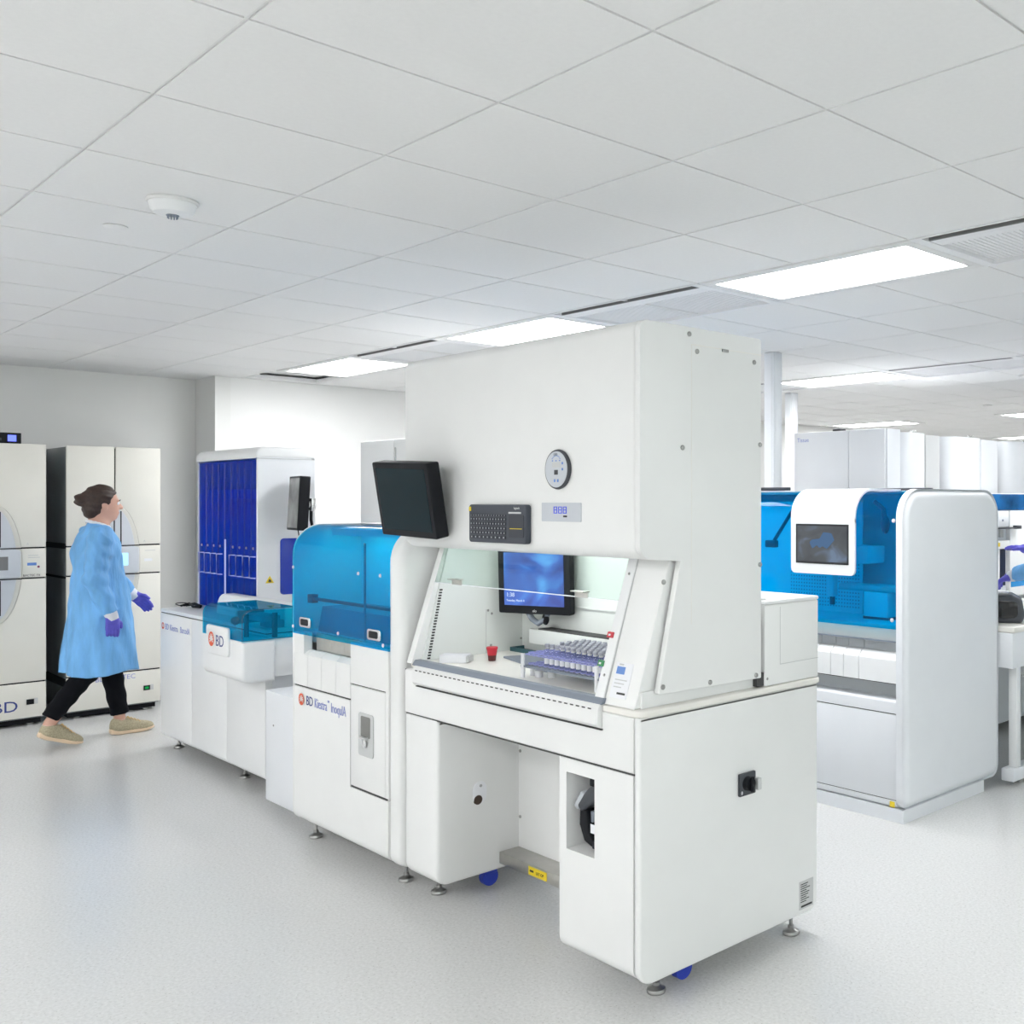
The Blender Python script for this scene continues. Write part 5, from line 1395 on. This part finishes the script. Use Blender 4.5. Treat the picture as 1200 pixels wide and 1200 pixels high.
    # trousers
    def trousers(P):
        d = None
        for s in 'rl':
            lg = blend([cone(P, J['hip_' + s], J['kn_' + s], .084, .066), cone(P, J['kn_' + s], J['an_' + s] + (0, 0, .035), .066, .054)], .03)
            lg = lg + .003 * np.sin(P[..., 2] * 60 + P[..., 1] * 40)
            ld = J['an_' + s] - J['kn_' + s]; ld = ld / np.linalg.norm(ld)
            lg = np.maximum(lg, (P - (J['an_' + s] - ld * .035)) @ ld)
            d = lg if d is None else smin(d, lg, .03)
        d = smin(d, ell(P, pv, (.165, .12, .12)), .04)
        return np.maximum(d, P[..., 2] - (pv[2] + .1))
    lo3 = lo.copy(); lo3[2] = .04; hi3 = hi.copy(); hi3[2] = pv[2] + .14
    net_part('trousers', trousers, lo3, hi3, h, PANTS, t)
    # shoes
    for s in 'rl':
        heel, toe = pose['foot'][s]
        heel = Vector(heel); toe = Vector(toe)
        X = (toe - heel); L = X.length; X.normalize()
        Rr = X.cross(Vector((0, 0, 1))).normalized(); U = Rr.cross(X)
        M = Matrix(((Rr.x, X.x, U.x, heel.x), (Rr.y, X.y, U.y, heel.y), (Rr.z, X.z, U.z, heel.z), (0, 0, 0, 1)))
        k = L / .275
        def shoe(P):
            d = blend([ell(P, (0, .06, .055), (.040, .065, .055)), ell(P, (0, .14, .045), (.044, .09, .040)), ell(P, (0, .10, .066), (.037, .06, .046)), ell(P, (0, .215, .038), (.046, .062, .030)), cone(P, (0, .045, .06), (0, .04, .088), .036, .035)], .03)
            d = np.maximum(d, .022 - P[..., 2])
            d = np.maximum(d, -cone(P, (0, .052, .11), (0, .045, .085), .028, .026))
            return d
        def sole(P):
            y = P[..., 1]
            w = np.interp(y, [0, .04, .10, .19, .25, .28], [.030, .040, .038, .049, .040, .018])
            d = np.maximum(np.abs(P[..., 0]) - w, np.maximum(-.006 - y, y - .282))
            top = np.interp(y, [0, .03, .14, .22, .285], [.044, .036, .030, .028, .036])
            bot = np.interp(y, [0, .04, .18, .23, .285], [.008, .0, .0, .003, .018])
            return np.maximum(np.maximum(P[..., 2] - top, bot - P[..., 2]), d)
        v = net_part('shoe', shoe, (-.06, -.02, 0), (.06, .30, .13), .007, SHOE, t, 2)
        v.data.transform(M @ Matrix.Scale(k, 4))
        w_ = net_part('shoe_sole', sole, (-.07, -.03, -.02), (.07, .31, .06), .007, SOLE, v, 2); w_.data.transform(M @ Matrix.Scale(k, 4))
        lc = MB()
        for q in range(5):
            yy = .105 + q * .02; zz = .112 - q * .010
            lc.tube([M @ Vector((-.026, yy - .004, zz - .01)), M @ Vector((0, yy, zz + .002)), M @ Vector((.026, yy + .006, zz - .010))], .0035, 6)
        lc.tube([M @ Vector((0, .105, .096)), M @ Vector((.025, .09, .115)), M @ Vector((.035, .11, .10)), M @ Vector((.005, .11, .098))], .003, 6)
        part('laces', lc, LACE, v)
        an_ = Vector(map(float, J['an_' + s]))
        part('sock', MB().tube([an_ + Vector((0, 0, .0)), an_ + Vector((0, 0, -.02)), M @ Vector((0, .05, .07))], [.037, .038, .034], 14), SOCK, t)
    # hair with a bun at the back
    bn_ = hc + np.array((0, -.125, .028), np.float32)
    def hair(P):
        cap = blend([ell(P, hc + (0, -.016, .036), (.088, .106, .096)), ell(P, hc + (0, -.060, -.035), (.070, .060, .070))], .03)
        face = (P[..., 1] - hc[1] - .040) + .75 * np.minimum(P[..., 2] - hc[2] - .075, 0) * -1
        cap = np.maximum(cap, (P[..., 1] - (hc[1] + .030)) - 1.1 * np.maximum(P[..., 2] - hc[2] - .035, 0))
        cap = np.maximum(cap, -(ell(P, hc + (0, .10, -.03), (.12, .105, .11))))
        d = smin(cap, ell(P, bn_, (.044, .040, .046)) + .004 * np.sin(P[..., 2] * 130 + P[..., 0] * 90), .015)
        return d + .0022 * np.sin(P[..., 2] * 160 + 40 * P[..., 1])
    net_part('hair', hair, hc - (.13, .22, .16), hc + (.13, .15, .16), .007, HAIR, t)
    for s in (-1, 1):
        e = Vector(map(float, hc + np.array((s * .032, .078, .004), np.float32)))
        eb = part('eye', MB().ball(e, .0125, 14), PAPER, t)
        part('iris', MB().ball(e + Vector((0, .0085, 0)), (.0055, .0045, .0055), 10), paint('brown_iris', (.06, .03, .02), .3), eb)
        part('eyebrow', MB().tube([e + Vector((s * -.016, .014, .019)), e + Vector((0, .016, .024)), e + Vector((s * .020, .006, .018))], .0032, 6), HAIR, t)
    l_ = Vector(map(float, hc))
    part('lips', MB().ball(l_ + Vector((0, .089, -.058)), (.021, .007, .005), 12).ball(l_ + Vector((0, .088, -.066)), (.018, .007, .0055), 12), paint('lip_colour', (.50, .20, .18), .5), t)
    return t

walk = dict(
    head=(0, .018, 1.585), neck=(0, -.012, 1.435), chest=(0, -.02, 1.25), pelvis=(0, .0, .90), skirt=(0, .0, .75), hem=(.46, 0, 0),
    sh_r=(.165, -.035, 1.375), el_r=(.215, -.085, 1.09), wr_r=(.225, .01, .845),
    sh_l=(-.165, -.01, 1.375), el_l=(-.22, .095, 1.115), wr_l=(-.20, .255, .945),
    hip_r=(.085, -.01, .88), kn_r=(.09, -.095, .475), an_r=(.10, -.310, .165), toe_r=(.10, -.20, .050),
    hip_l=(-.085, .01, .88), kn_l=(-.08, .085, .47), an_l=(-.08, .14, .105), toe_l=(-.08, .25, .045),
    hand_d={'r': ((.0, .06, -1), (1, .1, 0)), 'l': ((.05, .72, -.66), (-.8, .3, .5))}, curl={'r': .35, 'l': .4},
    foot={'r': ((.10, -.372, .085), (.10, -.135, .0)), 'l': ((-.08, .085, .001), (-.08, .345, .001))})
person('person', 'walking person in light blue gown, violet gloves, black trousers and beige sneakers', (-7.95, 2.075, 0), 0, walk)

reach = dict(
    head=(0, .22, 1.58), neck=(0, .14, 1.44), chest=(0, .07, 1.26), pelvis=(0, -.03, .92), skirt=(0, -.03, .76), hem=(.48, 0, 0),
    sh_r=(.165, .15, 1.375), el_r=(.21, .40, 1.25), wr_r=(.14, .63, 1.285),
    sh_l=(-.165, .15, 1.375), el_l=(-.22, .36, 1.20), wr_l=(-.17, .58, 1.130),
    hip_r=(.085, -.03, .9), kn_r=(.09, -.01, .48), an_r=(.10, -.05, .105), toe_r=(.11, .10, .04),
    hip_l=(-.085, -.03, .9), kn_l=(-.09, -.01, .48), an_l=(-.10, -.05, .105), toe_l=(-.11, .10, .04),
    hand_d={'r': ((-.1, 1, .12), (.2, -.1, 1)), 'l': ((.05, 1, -.35), (-.3, .3, 1))}, curl={'r': .25, 'l': .7},
    foot={'r': ((.10, -.13, .001), (.115, .14, .001)), 'l': ((-.10, -.13, .001), (-.115, .14, .001))})
person('person', 'person in blue gown reaching violet-gloved hands over the bench to the analyser', (-2.62, 6.02, 0), R(90), reach, .011)
